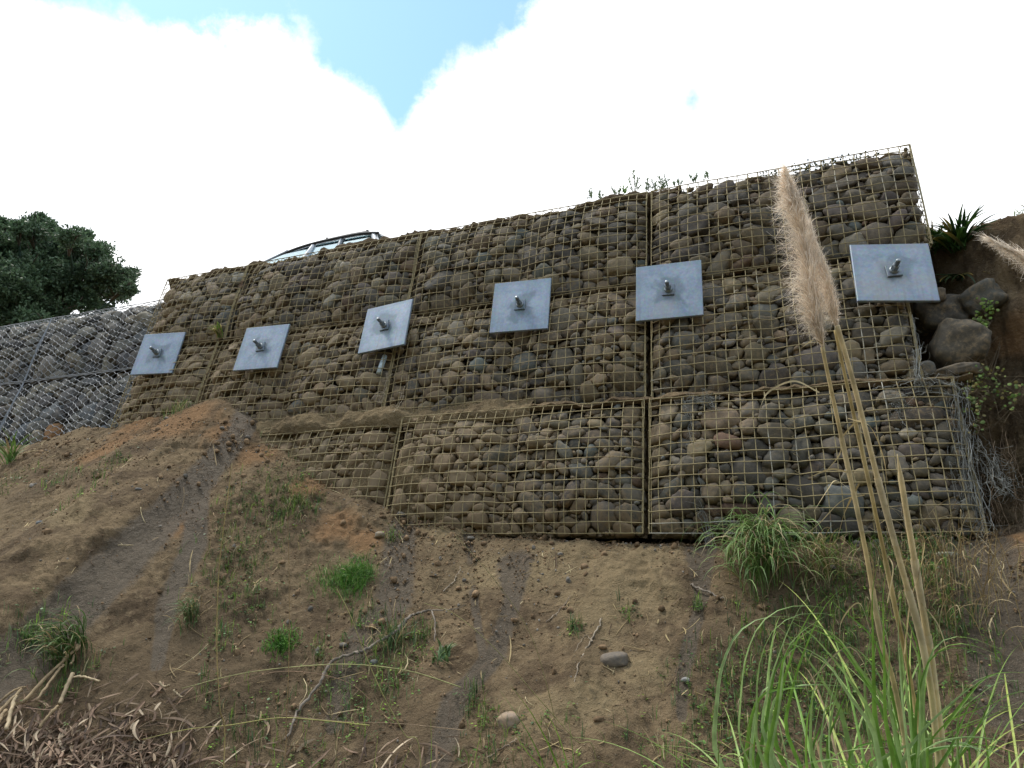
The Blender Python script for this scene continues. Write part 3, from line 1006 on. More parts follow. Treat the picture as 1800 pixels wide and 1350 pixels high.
# ------------------------------------------------------------------ anchor plates
PLATES = [[-4.846, .866, -.012, .161, .033], [-3.531, .783, -.042, .075, .012], [-2.222, .838, -.053, -.074, .04], [-.994, .87, .005, .079, .009], [.16, .831, .026, .047, .004], [1.587, .749, -.066, .174, -.034]]
PLAB = ['leftmost square steel anchor plate, beside the silver hexagonal wire', 'square steel anchor plate with a wet brown smear of soil below it, second from left', 'square steel anchor plate tilted most steeply, third from left, above a pale pipe stub',
        'square steel anchor plate with blotchy damp marks, fourth from left', 'square steel anchor plate with a darker rim, just right of the dark vertical seam', 'rightmost square steel anchor plate, beside the boulders and strap-leaved plant']
BAS = np.stack([EU, EV, EN])


def rotm(a, b, c):
    def R(t, i):
        m = np.eye(3); j, k = [(1, 2), (2, 0), (0, 1)][i]
        m[j, j] = m[k, k] = math.cos(t); m[j, k] = -math.sin(t); m[k, j] = math.sin(t); return m
    return R(c, 2) @ R(b, 1) @ R(a, 0)


def plate_mesh(mb, M3, o, sx, sy, th, z0, bev=.004):
    a = [(sx / 2, sy / 2, z0), (sx / 2, sy / 2, z0 + th - bev), (sx / 2 - bev, sy / 2 - bev, z0 + th)]
    V = []
    for x, y, z in a:
        for s, t in ((-1, -1), (1, -1), (1, 1), (-1, 1)):
            V.append(M3 @ np.array([s * x, t * y, z]))
    V = np.array(V) + o
    F = [[3, 2, 1, 0], [8, 9, 10, 11]]
    for l in (0, 4):
        for k in range(4):
            F.append([l + k, l + (k + 1) % 4, l + 4 + (k + 1) % 4, l + 4 + k])
    mb.add(V, np.array(F))


for k, (u, v, a, b, c) in enumerate(PLATES):
    from mathutils import Matrix
    M3 = BAS.T @ rotm(a, b, c)
    root = thing('anchor_plate', W(u, v, .08), PLAB[k], 'anchor plate', 'steel anchor plates bolted to the gabion wall')
    root.rotation_euler = Matrix(M3.tolist()).to_euler()
    def sub(mb, name, mat, smooth=False, parent=root):
        V = np.concatenate(mb.V); o = mk(name, V, [np.concatenate(f) for f in mb.F.values()], mat, None, np.concatenate(mb.C), None, smooth); o.parent = parent; return o
    I3, O = np.eye(3), np.zeros(3)
    rg = np.random.default_rng(300 + k)
    mb = MB(); plate_mesh(mb, I3, O, .472, .468, .018, 0); sub(mb, 'bearing_plate', M_PLATE)
    tw = rg.normal(0, .05); Mw = rotm(0.10 if k != 5 else .02, -.06, tw)
    mb = MB(); plate_mesh(mb, Mw, np.array([0, 0, .018]), .088, .088, .012, .004, .002); sub(mb, 'washer_plate', M_PLATE)
    # domed seat, hexagonal nut, threaded bar
    def lathe(prof, n=20, hexn=False):
        th = np.arange(n) / n * 2 * math.pi; V = []
        for r, z in prof:
            V.append(np.stack([r * np.cos(th), r * np.sin(th), np.full(n, z)], 1))
        V = np.concatenate(V); F = []
        for i in range(len(prof) - 1):
            for j in range(n):
                F.append([i * n + j, i * n + (j + 1) % n, (i + 1) * n + (j + 1) % n, (i + 1) * n + j])
        return V, np.array(F)
    mb = MB(); mb.add(*lathe([(.030, .032), (.030, .040), (.024, .046), (.0, .047)])); sub(mb, 'seat_washer', M_ROD, True)
    mb = MB(); mb.add(*lathe([(.0225, .044), (.0235, .048), (.0235, .082), (.0205, .086), (0.0, .086)], 6)); sub(mb, 'nut', M_ROD)
    prof = []; z = .08
    while z < .128:
        prof += [(.0125, z), (.0145, z + .002)]; z += .004
    prof += [(.0125, z), (.012, z + .004), (0, z + .004)]
    mb = MB(); mb.add(*lathe(prof, 14)); sub(mb, 'threaded_rod', M_ROD, True)

# pale pipe stub under the third plate
mb = MB()
c0 = W(-2.23, .47, .03)
mb.tube([W(-2.235, .60, .0), W(-2.235, .5, .02), W(-2.24, .42, .03)], [.022, .022, .022], 14, (.52, .62, .66), cap=True)
tag(mb.build('pipe_stub', mat_col('pale_plastic', .5, .4, .1, 30)), 'short pale blue plastic pipe stub hanging below the third anchor plate', 'pipe')

# ------------------------------------------------------------------ parked car on the road above
M_PAINT = mat_plain('silver_paint', (.52, .54, .56), .28, .55, .5, .04, 8)
M_GLASS, _nt, _b = new_mat('car_glass', .05, .6)
_b.inputs['Base Color'].default_value = (.30, .38, .42, 1)
_t = N(_nt, 'ShaderNodeBsdfTransparent', inp={0: (.72, .86, .88, 1)})
_g = N(_nt, 'ShaderNodeBsdfGlossy', inp={0: (.75, .88, .92, 1), 'Roughness': .04})
_m = N(_nt, 'ShaderNodeMixShader', inp={0: .42, 1: _g.outputs[0], 2: _t.outputs[0]})
_nt.links.new(_m.outputs[0], _nt.nodes['Material Output'].inputs[0])
M_BLACK = mat_plain('black_trim', (.03, .032, .035), .5, 0, .4, .2, 30)
M_TRIM = mat_plain('window_frame', (.22, .25, .28), .4, .2, .5, .1, 30)
M_TYRE = mat_plain('tyre_rubber', (.025, .025, .025), .85, 0, .2, .2, 30)
M_RIM = mat_plain('alloy_rim', (.5, .5, .52), .35, .8, .5, .05, 20)


def build_car():
    zr = P1[2] + VTOP * EV[2] - .07
    D = 2.5; YC = -D - .82
    root = thing('parked_car', P1 + EU * -5.0 + NH * YC + np.array([0, 0, zr - P1[2]]), 'silver estate car with black roof rails parked above the wall, only roof and windows showing', 'car')
    c = lambda x, y, z: P1 * np.array([1, 1, 0]) + EU * x + NH * (YC + y) + np.array([0, 0, zr + z])   # x along wall, y across, z above road
    # lower body: cross-sections along the length, nose to the left
    xs = [-7.65, -7.55, -7.2, -6.7, -6.2, -5.4, -4.7, -4.1, -3.90, -3.82]
    hh = [.52, .70, .82, .92, 1.0, 1.02, 1.03, 1.02, .95, .6]
    wd = [.62, .74, .82, .85, .86, .86, .86, .84, .78, .70]
    lo = [.32, .24, .20, .20, .20, .20, .20, .22, .28, .36]
    mb = MB(); V = []
    for x, h, w_, l in zip(xs, hh, wd, lo):
        V += [c(x, -w_ * .93, l), c(x, -w_, l + .2), c(x, -w_, h - .18), c(x, -w_ * .93, h), c(x, 0, h + .02), c(x, w_ * .93, h), c(x, w_, h - .18), c(x, w_, l + .2), c(x, w_ * .93, l), c(x, 0, l)]
    n = 10; F = []
    for i in range(len(xs) - 1):
        for j in range(n):
            F.append([i * n + j, i * n + (j + 1) % n, (i + 1) * n + (j + 1) % n, (i + 1) * n + j])
    mb.add(V, np.array(F)); mb.F[10] = [np.array([list(range(10)), list(range(len(V) - 1, len(V) - 11, -1))])]
    mb.build('body', M_PAINT, root)
    # roof shell
    rx = [-5.95, -5.56, -5.2, -4.85, -4.5, -4.28, -4.12, -4.02]
    rz = [1.215, 1.345, 1.40, 1.420, 1.425, 1.42, 1.40, 1.38]
    mb = MB(); V = []
    for x, z in zip(rx, rz):
        for y in np.linspace(-1, 1, 9):
            V.append(c(x, y * .62, z + .035 * (1 - y * y)))
        for y in np.linspace(1, -1, 9):
            V.append(c(x, y * .61, z - .025 + .035 * (1 - y * y)))
    n = 18; F = []
    for i in range(len(rx) - 1):
        for j in range(n):
            F.append([i * n + j, i * n + (j + 1) % n, (i + 1) * n + (j + 1) % n, (i + 1) * n + j])
    mb.add(V, np.array(F)); mb.F[18] = [np.array([list(range(18)), list(range(len(V) - 1, len(V) - 19, -1))])]
    mb.build('roof', M_PAINT, root)
    for s in (-1, 1):
        # pillars
        for name, pts, r in (('windscreen_pillar', [(-6.85, .80, .93), (-6.4, .73, 1.08), (-5.95, .66, 1.235), (-5.56, .63, 1.36)], .030), ('door_pillar', [(-5.18, .84, 1.0), (-5.10, .63, 1.385)], .04),
                             ('door_pillar', [(-4.58, .84, 1.0), (-4.64, .63, 1.41)], .03), ('rear_pillar', [(-3.92, .78, 1.0), (-4.12, .62, 1.38)], .05)):
            mb = MB(); mb.tube(spline([c(x, s * y, z) for x, y, z in pts], 12), r, 8); mb.build(name, M_PAINT if name == 'rear_pillar' or pts[0][0] == -5.18 else M_TRIM, root)
        mb = MB(); mb.tube(spline([c(x, s * .66, z - .012) for x, z in zip(rx, rz)], 24), .021, 6); mb.build('window_trim', M_BLACK, root)
        top = lambda x: float(np.interp(x, [-6.85] + rx[:], [.94] + rz))
        for a, b in ((-6.60, -5.20), (-5.12, -4.66), (-4.58, -4.16)):
            X = np.linspace(a, b, 8); mb = MB(); V = []
            for x in X:
                zt = top(x) - .03; k_ = (zt - 1.0) / .42
                V += [c(x, s * .82, .98), c(x, s * (.82 - .2 * max(k_, 0)), max(zt, .985))]
            V = np.array(V); V2 = V - NH * s * .005
            F = np.array([[2 * i, 2 * i + 2, 2 * i + 3, 2 * i + 1] for i in range(7)])
            mb.add(V, F); mb.add(V2, F[:, ::-1]); mb.build('side_window', M_GLASS, root)
        # roof rail, standing on feet
        mb = MB(); mb.tube(spline([c(-5.3, s * .56, 1.44), c(-5.1, s * .56, 1.465), c(-4.6, s * .56, 1.485), c(-4.25, s * .56, 1.48)], 20), .013, 8)
        for x in (-4.95, -4.28):
            mb.tube([c(x, s * .56, 1.43), c(x, s * .56, 1.50)], .02, 6)
        mb.build('roof_rail', M_BLACK, root)
        mb = MB(); mb.box(c(-5.95, s * .93, .90), EU * .05, NH * .10, np.array([0, 0, .07])); mb.build('wing_mirror', M_PAINT, root)
        for x in (-6.9, -4.45):
            w_ = bpy.data.objects.new('wheel', None); scene.collection.objects.link(w_); w_.parent = root
            w_.location = Vector((c(x, s * .76, .31) - np.array(root.location)).tolist())
            bpy.context.view_layer.update()
            for nm, mt, prof in (('tyre', M_TYRE, [(.2, -.1), (.29, -.1), (.31, -.07), (.31, .07), (.29, .1), (.2, .1), (.2, -.1)]), ('rim', M_RIM, [(.2, -.08), (.19, .06), (.06, .09), (0.001, .09)])):
                th = np.arange(28) / 28 * 2 * math.pi; V = []
                for r, y in prof:
                    V += [c(x + r * math.cos(q), s * (.76 + y), .31 + r * math.sin(q)) for q in th]
                F = [[i * 28 + j, i * 28 + (j + 1) % 28, (i + 1) * 28 + (j + 1) % 28, (i + 1) * 28 + j] for i in range(len(prof) - 1) for j in range(28)]
                mb = MB(); mb.add(V, np.array(F)); mb.build(nm, mt, w_)
        mb = MB(); mb.box(c(-7.55, s * .6, .66), EU * .05, NH * .14, np.array([0, 0, .07])); mb.build('headlight', M_GLASS, root)
    for nm, P in (('windscreen', [(-6.88, -.74, .93), (-6.88, .74, .93), (-5.95, .60, 1.23), (-5.56, .58, 1.345), (-5.56, -.58, 1.345), (-5.95, -.60, 1.23)]), ('rear_window', [(-3.88, -.7, 1.02), (-3.88, .7, 1.02), (-4.03, .58, 1.35), (-4.03, -.58, 1.35)])):
        mb = MB(); V = np.array([c(*p) for p in P])
        if len(P) == 6:
            F = np.array([[0, 1, 2, 5], [5, 2, 3, 4]])
        else:
            F = np.array([[0, 1, 2, 3]])
        mb.add(V, F); mb.add(V - np.array([0, 0, .006]), F[:, ::-1]); mb.build(nm, M_GLASS, root)


build_car()


# ------------------------------------------------------------------ vegetation
def arc_blade(mb, base, dirxy, length, w, droop, col, n=9, tip=None, rise=1.0, rg=rng):
    """blade that leaves base upwards and bends over towards dirxy"""
    x = np.linspace(0, 1, n)
    ang = math.pi / 2 * rise - droop * x ** 1.3
    dx = np.cos(ang); dz = np.sin(ang)
    st = length / (n - 1)
    hx = np.concatenate([[0], np.cumsum(dx[:-1])]) * st; hz = np.concatenate([[0], np.cumsum(dz[:-1])]) * st
    d = np.array([math.cos(dirxy), math.sin(dirxy), 0])
    side = np.array([-d[1], d[0], 0]) + rg.normal(0, .25, 3)
    wob = rg.normal(0, .02) * length
    pts = np.asarray(base) + hx[:, None] * d + hz[:, None] * np.array([0, 0, 1.]) + (x ** 2 * wob)[:, None] * np.array([-d[1], d[0], 0])
    mb.blade(pts, w, side, col, tipcol=tip)


GREENS = [(.060, .125, .028), (.085, .165, .035), (.045, .095, .030), (.11, .18, .05), (.07, .13, .055)]
STRAW = [(.42, .33, .17), (.33, .25, .13), (.50, .42, .25), (.24, .18, .10)]


def gcol(rg, table=GREENS, v=.25):
    return np.array(table[rg.integers(len(table))]) * rg.uniform(1 - v, 1 + v)


def clump(name, label, cat, px, py, n, length, w, spread, droop=(.6, 2.0), greens=GREENS, dry=.1, group=None, seed=0, rise=(.75, 1.05), direction=None, mat=None, pos=None):
    rg = np.random.default_rng(500 + seed)
    c = gp(px, py) if pos is None else np.asarray(pos)
    root_p = c
    mb = MB()
    u0, t0 = to_ut(c)
    for _ in range(n):
        du, dt = rg.normal(0, spread, 2)
        if pos is None:
            b = ground_pt(u0 + du, t0 + dt, -.005)
        else:
            b = c + EU * du + NH * abs(dt) * .3
        th = rg.uniform(0, 2 * math.pi) if direction is None else direction + rg.normal(0, .7)
        isd = rg.random() < dry
        col = gcol(rg, STRAW if isd else greens)
        arc_blade(mb, b, th, length * rg.uniform(.55, 1.15), w * rg.uniform(.7, 1.3), rg.uniform(*droop), col, rise=rg.uniform(*rise), tip=(col * 1.15 + np.array([.06, .04, 0])) if rg.random() < .3 else None, rg=rg)
    o = mb.build(name, mat or M_LEAF)
    V = np.zeros(len(o.data.vertices) * 3, np.float32); o.data.vertices.foreach_get('co', V); V = V.reshape(-1, 3) - c.astype(np.float32)
    o.data.vertices.foreach_set('co', V.ravel()); o.location = c.tolist()
    return tag(o, label, cat, group)


OUT = math.atan2(NH[1], NH[0])
BRIGHT = [(.08, .21, .03), (.11, .26, .04), (.06, .16, .03)]
clump('grass_clump', 'bright green dense grass clump midway down the slope, beside the grey silt runnel', 'grass', 620, 1025, 1000, .115, .0026, .062, (1.0, 3.0), BRIGHT, .03, seed=1)
clump('grass_clump', 'thin pale green grass tuft just left of the dense bright clump', 'grass', 575, 1025, 170, .10, .0025, .06, (.8, 2.8), BRIGHT, .1, seed=2)
clump('grass_tuft', 'drooping grey green grass tuft alone on the lower left slope', 'grass', 335, 1090, 70, .20, .005, .028, (1.6, 3.0), [(.09, .15, .06), (.12, .19, .08)], .2, seed=3, direction=OUT)
clump('leafy_weed', 'tall feathery green weed column left of centre, beside the thin dry stem', 'weed', 495, 1135, 330, .075, .004, .04, (.8, 2.6), BRIGHT, .02, seed=4)
clump('grass_tussock', 'dark arching tussock at lower left above the cut canes', 'grass', 120, 1150, 130, .28, .008, .05, (1.3, 2.7), [(.06, .12, .035), (.09, .16, .05)], .25, seed=5, direction=OUT)
clump('grass_tuft', 'small dark green tuft at lower left edge', 'grass', 55, 1128, 40, .10, .007, .025, (.8, 2.0), GREENS, .05, seed=6)
clump('strap_plant', 'strap-leaved green plant at the left edge below the silver gabions', 'plant', 18, 815, 22, .34, .018, .03, (.6, 1.6), [(.12, .22, .05), (.16, .27, .07)], .2, seed=7, rise=(.6, 1.0))
clump('grass_tuft', 'grey green tuft growing over the fallen branch near slope centre', 'grass', 690, 1130, 110, .15, .005, .045, (.5, 2.0), [(.07, .13, .05), (.10, .17, .06)], .2, seed=8)
clump('leafy_weed', 'broad-leaved small weed under the fallen branch, right of centre', 'weed', 775, 1160, 26, .10, .014, .025, (.8, 1.8), [(.10, .17, .07)], .05, seed=9)
clump('grass_tussock', 'hanging tussock of long grass against the bottom of the wall, left of the pampas stems', 'grass', 1340, 1000, 260, .50, .0065, .075, (2.4, 3.1), [(.15, .25, .08), (.20, .30, .11), (.10, .18, .05)], .22, seed=10, direction=OUT, rise=(.7, 1.05))
clump('grass_tuft', 'yellowish small tussock under the wall between hanging tussock and pampas stems', 'grass', 1445, 1005, 90, .30, .005, .06, (1.4, 2.8), [(.15, .20, .06)], .5, seed=11, direction=OUT)
clump('grass_clump', 'pale grass patch below the left ledge of the wall, on the soil mound', 'grass', 520, 890, 150, .10, .003, .06, (.3, 1.7), [(.13, .2, .05)], .2, seed=12)
clump('grass_clump', 'small fresh grass patch at the mouth of the left soil mound under the first basket', 'grass', 315, 722, 60, .14, .004, .05, (.5, 1.8), [(.12, .2, .05)], .2, seed=13)
clump('leafy_weed', 'green sprig growing from the wall face between the first two plates', 'weed', 0, 0, 26, .16, .012, .02, (.9, 2.4), [(.20, .30, .08), (.10, .19, .04)], .1, seed=14, direction=OUT, pos=W(-4.20, 1.02, .0))
clump('dry_grass', 'pale dry grass tangle below the wall at the right, behind the thick stems', 'grass', 1690, 1060, 160, .40, .003, .16, (.9, 2.6), [(.3, .26, .2)], 1.0, seed=15, direction=OUT, mat=M_DRY)
for q, (x, y, n_, L) in enumerate([(880, 1330, 16, .30), (1150, 1345, 10, .22)]):
    pass


# foreground blades rising from below the frame
def fg_blades(name, label, specs, depth, w, cols, seed, rootpx):
    rg = np.random.default_rng(seed)
    b = at(rootpx[0], rootpx[1], depth); u, t = to_ut(b); base = ground_pt(u, t)
    mb = MB()
    for pts in specs:
        dd = depth + rg.normal(0, .05)
        P = [at(x, y, dd + .03 * i * rg.normal(0, .6)) for i, (x, y) in enumerate(pts)]
        P = soft([base + rg.normal(0, .02, 3)] + P, 26, .06)
        mb.blade(P, w * rg.uniform(.8, 1.2) * np.clip((1 - np.linspace(0, 1, 26)) * 2.6, .04, 1), R_ * 1.0 + rg.normal(0, .35, 3), gcol(rg, cols), tipcol=gcol(rg, cols) * 1.1)
    o = mb.build(name, M_LEAF)
    V = np.zeros(len(o.data.vertices) * 3, np.float32); o.data.vertices.foreach_get('co', V); V = V.reshape(-1, 3) - base.astype(np.float32)
    o.data.vertices.foreach_set('co', V.ravel()); o.location = base.tolist()
    return tag(o, label, 'grass')


LIME = [(.16, .27, .04), (.20, .30, .06), (.12, .22, .04)]
fg_blades('reed_grass', 'sparse yellow green reed blades rising at the bottom edge, right of centre', [[(960, 1350), (925, 1280), (880, 1215)], [(985, 1350), (940, 1260), (898, 1205)], [(1000, 1350), (975, 1270), (948, 1240)], [(1010, 1350), (1005, 1300), (1000, 1265)],
          [(965, 1360), (930, 1330), (900, 1280)], [(830, 1350), (840, 1310), (848, 1278)], [(995, 1360), (1050, 1330), (1075, 1345)]], 1.7, .0105, LIME, 901, (975, 1500))
fg_blades('reed_grass', 'few thin bright blades at the bottom edge near the dead leaf heap', [[(590, 1350), (592, 1325), (590, 1300)], [(655, 1350), (662, 1320), (665, 1290)], [(758, 1350), (759, 1300), (757, 1262)], [(700, 1370), (712, 1335), (722, 1310)]], 1.6, .009, LIME, 902, (660, 1500))
fg_blades('reed_grass', 'two short bright blades at the bottom edge left of the pampas clump', [[(1160, 1360), (1135, 1320), (1112, 1297)], [(1190, 1360), (1188, 1310), (1190, 1270)], [(1205, 1370), (1225, 1330), (1250, 1320)], [(1262, 1360), (1265, 1290), (1258, 1240)]], 1.6, .0065, LIME, 903, (1180, 1500))


def scatter_weeds():
    """small ground cover in patches over the slope"""
    rg = np.random.default_rng(77); mb = MB()
    patches = [(490, 870, 60, 130), (420, 985, 55, 150), (520, 900, 45, 90), (430, 1060, 40, 60), (640, 1090, 30, 30), (690, 1180, 60, 90), (190, 820, 25, 40), (100, 850, 25, 30), (150, 870, 30, 20), (20, 850, 25, 30), (60, 1110, 35, 60), (560, 1310, 60, 70),
               (440, 1290, 50, 100), (640, 1260, 60, 70), (880, 1330, 60, 80), (1010, 1110, 14, 25), (1228, 1076, 8, 18), (830, 1240, 22, 45), (850, 1270, 18, 30), (1400, 1140, 90, 420), (1500, 1080, 70, 330), (1600, 1000, 50, 220), (1660, 1080, 60, 250), (1350, 1230, 90, 300),
               (1520, 1230, 110, 450), (1300, 1320, 90, 250), (1700, 1230, 80, 120), (1180, 1320, 50, 40), (1460, 960, 50, 120), (1620, 960, 40, 90), (590, 1200, 40, 40), (410, 910, 40, 60), (740, 1120, 20, 25), (385, 1130, 25, 25), (230, 720, 20, 14),
               (480, 770, 22, 50), (1000, 1330, 50, 25), (1100, 1080, 20, 10), (560, 1150, 25, 25), (690, 950, 10, 14), (130, 1195, 35, 60), (1560, 990, 60, 160), (380, 1230, 30, 40), (1240, 1180, 40, 30)]
    for x, y, r, n in patches:
        c = gp(x, y); u0, t0 = to_ut(c); s = r / FPX * np.linalg.norm(c - CAM)
        patch_tone = rg.uniform(.95, 1.5)  # random strength of the green, one value per patch
        for _ in range(int(n * (1.5 if y < 1200 and x < 1250 else .95))):
            b = ground_pt(u0 + rg.normal(0, s * .6), t0 + rg.normal(0, s * .6))
            col = gcol(rg, GREENS + LIME[:1], .3) * patch_tone
            if rg.random() < .45:      # a sprig of small round leaves
                for _k in range(rg.integers(4, 8)):
                    th = rg.uniform(0, 6.28); L = rg.uniform(.008, .02)
                    o = b + np.array([rg.normal(0, .012), rg.normal(0, .012), rg.uniform(.002, .03)])
                    d = np.array([math.cos(th), math.sin(th), rg.uniform(-.2, .7)]); d /= np.linalg.norm(d)
                    sdv = np.cross(d, [0, 0, 1]); sdv /= np.linalg.norm(sdv)
                    V = [o, o + d * L * .4 + sdv * L * .42, o + d * L, o + d * L * .4 - sdv * L * .42]
                    mb.add(V, np.array([[0, 1, 2, 3]]), col * rg.uniform(.8, 1.25))
            else:
                for _k in range(rg.integers(2, 5)):
                    arc_blade(mb, b + rg.normal(0, .006, 3), rg.uniform(0, 6.28), rg.uniform(.03, .10), rg.uniform(.0018, .0038), rg.uniform(.2, 1.8), col if rg.random() > .18 else gcol(rg, STRAW), n=5, rg=rg)
    tag(mb.build('ground_weeds', M_LEAF), 'low green weeds and seedlings scattered in patches over the bare slope', 'weeds', kind='stuff')


scatter_weeds()


def litter():
    rg = np.random.default_rng(88)
    # soil crumbs
    mb = MB(); V1, F1 = ICO[1]; V2, F2 = ICO[2]
    for _ in range(12000):
        if rg.random() < .55:
            u, t = rg.uniform(-6.5, 2.8), rg.uniform(-.15, 1.6)
        else:
            u = rg.uniform(-1.8, 1.9) if rg.random() < .6 else rg.uniform(-6, -1); t = float(to_ut(UT(np.array(u), np.array(0.), np.array(0.)))[1]) + rg.exponential(.25) + .15
        if vnoise(u * 1.5, t * 1.5, 0, 4) < -.05 and rg.random() < .7:
            continue
        r = .0035 + .006 * rg.random() ** 2 + (.018 * rg.random() if rg.random() < .05 else 0)
        if u > -1.8 and t < .28: r *= 1.3
        V, Fc = (V2, F2) if r > .014 else (V1, F1)
        s = rg.uniform(.6, 1.3, 3) * r
        d = 1 + .35 * vnoise(V[:, 0] * 1.7 + u * 31, V[:, 1] * 1.7 + t * 17, V[:, 2] * 1.7, 1)
        p = ground_pt(u, t, r * .2)
        c = np.array([.19, .13, .078]) * rg.uniform(.55, 1.35)
        if rg.random() < .12: c = np.array([.17, .155, .135]) * rg.uniform(.8, 1.5)
        mb.add(V * s * d[:, None] + p, Fc, c)
    tag(mb.build('soil_crumbs', M_CLOD), 'crumbs and clods of brown soil and grit lying over the slope', 'soil crumbs', kind='stuff')
    # leaf and twig litter
    mb = MB()
    for _ in range(1500):
        u, t = rg.uniform(-6, 2.6), rg.uniform(.05, 1.7)
        if vnoise(u * 2, t * 2, 0, 8) < .0 and rg.random() < .75:
            continue
        p = ground_pt(u, t, .003); th = rg.uniform(0, 6.28)
        q = ground_pt(u + math.cos(th) * .05, t + math.sin(th) * .05, .006)
        d = (q - p); d /= np.linalg.norm(d); L = rg.uniform(.02, .11) if rg.random() < .8 else rg.uniform(.1, .25)
        n = 6; x = np.linspace(0, 1, n)[:, None]
        side = np.cross(d, [0, 0, 1]); bend = rg.normal(0, .18) * L
        P = p + d * L * x + side * bend * x * (1 - x) * 4 + np.array([0, 0, 1]) * rg.uniform(0, .12) * L * x
        c = gcol(rg, STRAW + [(.12, .08, .05), (.16, .11, .07)])
        if rg.random() < .5:
            mb.tube(P, rg.uniform(.0010, .0025), 4, c)
        else:
            mb.blade(P, rg.uniform(.003, .009), side, c)
    tag(mb.build('leaf_litter', M_DRY), 'dry twigs, straw and dead leaf scraps scattered on the soil', 'litter', kind='stuff')
    # heap of dead flax leaves, lower left
    mb = MB()
    for _ in range(1050):
        x, y = rg.normal(170, 105), 1352 - abs(rg.normal(0, 42))
        if rg.random() < .12: x, y = rg.uniform(380, 800), rg.uniform(1305, 1400)
        if rg.random() < .12: x, y = rg.uniform(0, 330), rg.uniform(1215, 1300)
        c0 = gp(x, max(y, 1180)) if y < 1500 else gp(x, 1349)
        u, t = to_ut(c0); u += rg.normal(0, .03); t += abs(rg.normal(0, .05))
        p = ground_pt(u, t, rg.uniform(.0, .05))
        th = rg.uniform(0, 6.28); L = rg.uniform(.03, .15) * (1.6 if rg.random() < .1 else 1)
        q = ground_pt(u + math.cos(th) * .1, t + math.sin(th) * .1, rg.uniform(.0, .06))
        d = (q - p) / np.linalg.norm(q - p); n = 9; xx = np.linspace(0, 1, n)[:, None]
        side = np.cross(d, [0, 0, 1]); side /= np.linalg.norm(side)
        P = p + d * L * xx + side * rg.normal(0, .15) * L * xx * (1 - xx) * 3 + np.array([0, 0, 1]) * rg.uniform(-.1, .18) * L * xx * (1 - xx) * 2
        side = side * math.cos(.7) + np.array([0, 0, 1]) * rg.normal(0, .7)
        c = gcol(rg, [(.30, .225, .15), (.44, .355, .25), (.20, .14, .095), (.22, .15, .10), (.25, .17, .12), (.13, .09, .06), (.08, .055, .04), (.15, .10, .07)], .2)
        mb.blade(P, rg.uniform(.003, .015) * np.clip(np.minimum(xx[:, 0] * 4 + .4, (1 - xx[:, 0]) * 3), .1, 1), side, c, fold=rg.uniform(-.3, .4))
    tag(mb.build('dead_leaf_heap', M_DRY), 'heap of curled dead brown leaves and straw at the lower left', 'dead leaves', kind='stuff')


litter()


# cut canes, lower left
def cane(px0, py0, px1, py1, r, label, seed):
    rg = np.random.default_rng(seed)
    a, b = gp(px0, py0), gp(px1, py1)
    a = a + NH * .05 + np.array([0, 0, .03]); b = b + NH * .04 + np.array([0, 0, .045])
    x = np.linspace(0, 1, 16)[:, None]; P = a + (b - a) * x + rg.normal(0, .0015, (16, 3)) + np.array([0, 0, 1]) * .05 * rg.normal() * x * (1 - x)
    rad = r * .72 * (1 + .10 * rg.normal(0, 1, 16) + .12 * (np.abs((x[:, 0] * 4) % 1 - .5) > .42))
    mb = MB(); mb.tube(P, rad, 9, gcol(rg, [(.40, .30, .18), (.32, .24, .14), (.45, .36, .23)], .15))
    o = mb.build('cut_cane', M_DRY)
    V = np.zeros(len(o.data.vertices) * 3, np.float32); o.data.vertices.foreach_get('co', V); V = V.reshape(-1, 3) - a.astype(np.float32); o.data.vertices.foreach_set('co', V.ravel()); o.location = a.tolist()
    tag(o, label, 'cane', 'cut dry canes lying at the lower left')


for k, (x0, y0, x1, y1, r, l) in enumerate([(55, 1243, 150, 1148, .012, 'longest cut cane leaning up towards the dark tussock'), (80, 1240, 122, 1182, .009, 'cut cane lying close beside the longest cane'), (120, 1245, 138, 1198, .014, 'short thick cut cane standing upright below the tussock'),
                                         (28, 1290, 38, 1238, .013, 'short pale upright cane near the left edge'), (84, 1287, 112, 1255, .010, 'stubby pale cane in the middle of the cane group'), (5, 1300, 22, 1262, .011, 'pale cane stub at the extreme left edge, lowest of the canes'),
                                         (60, 1215, 10, 1250, .008, 'thin grey cane pointing down to the left edge'), (140, 1198, 185, 1212, .008, 'thin cane lying level right of the thick upright one'), (293, 1206, 306, 1218, .008, 'small cane chip lying alone right of the cane group'),
                                         (318, 1220, 330, 1240, .007, 'smaller second cane chip above the dead leaf heap'), (150, 1140, 135, 1180, .008, 'broken cane stuck under the dark tussock'), (0, 1275, 50, 1225, .012, 'broad split cane half hidden at the left edge')]):
    cane(x0, y0, x1, y1, r, l, 40 + k)


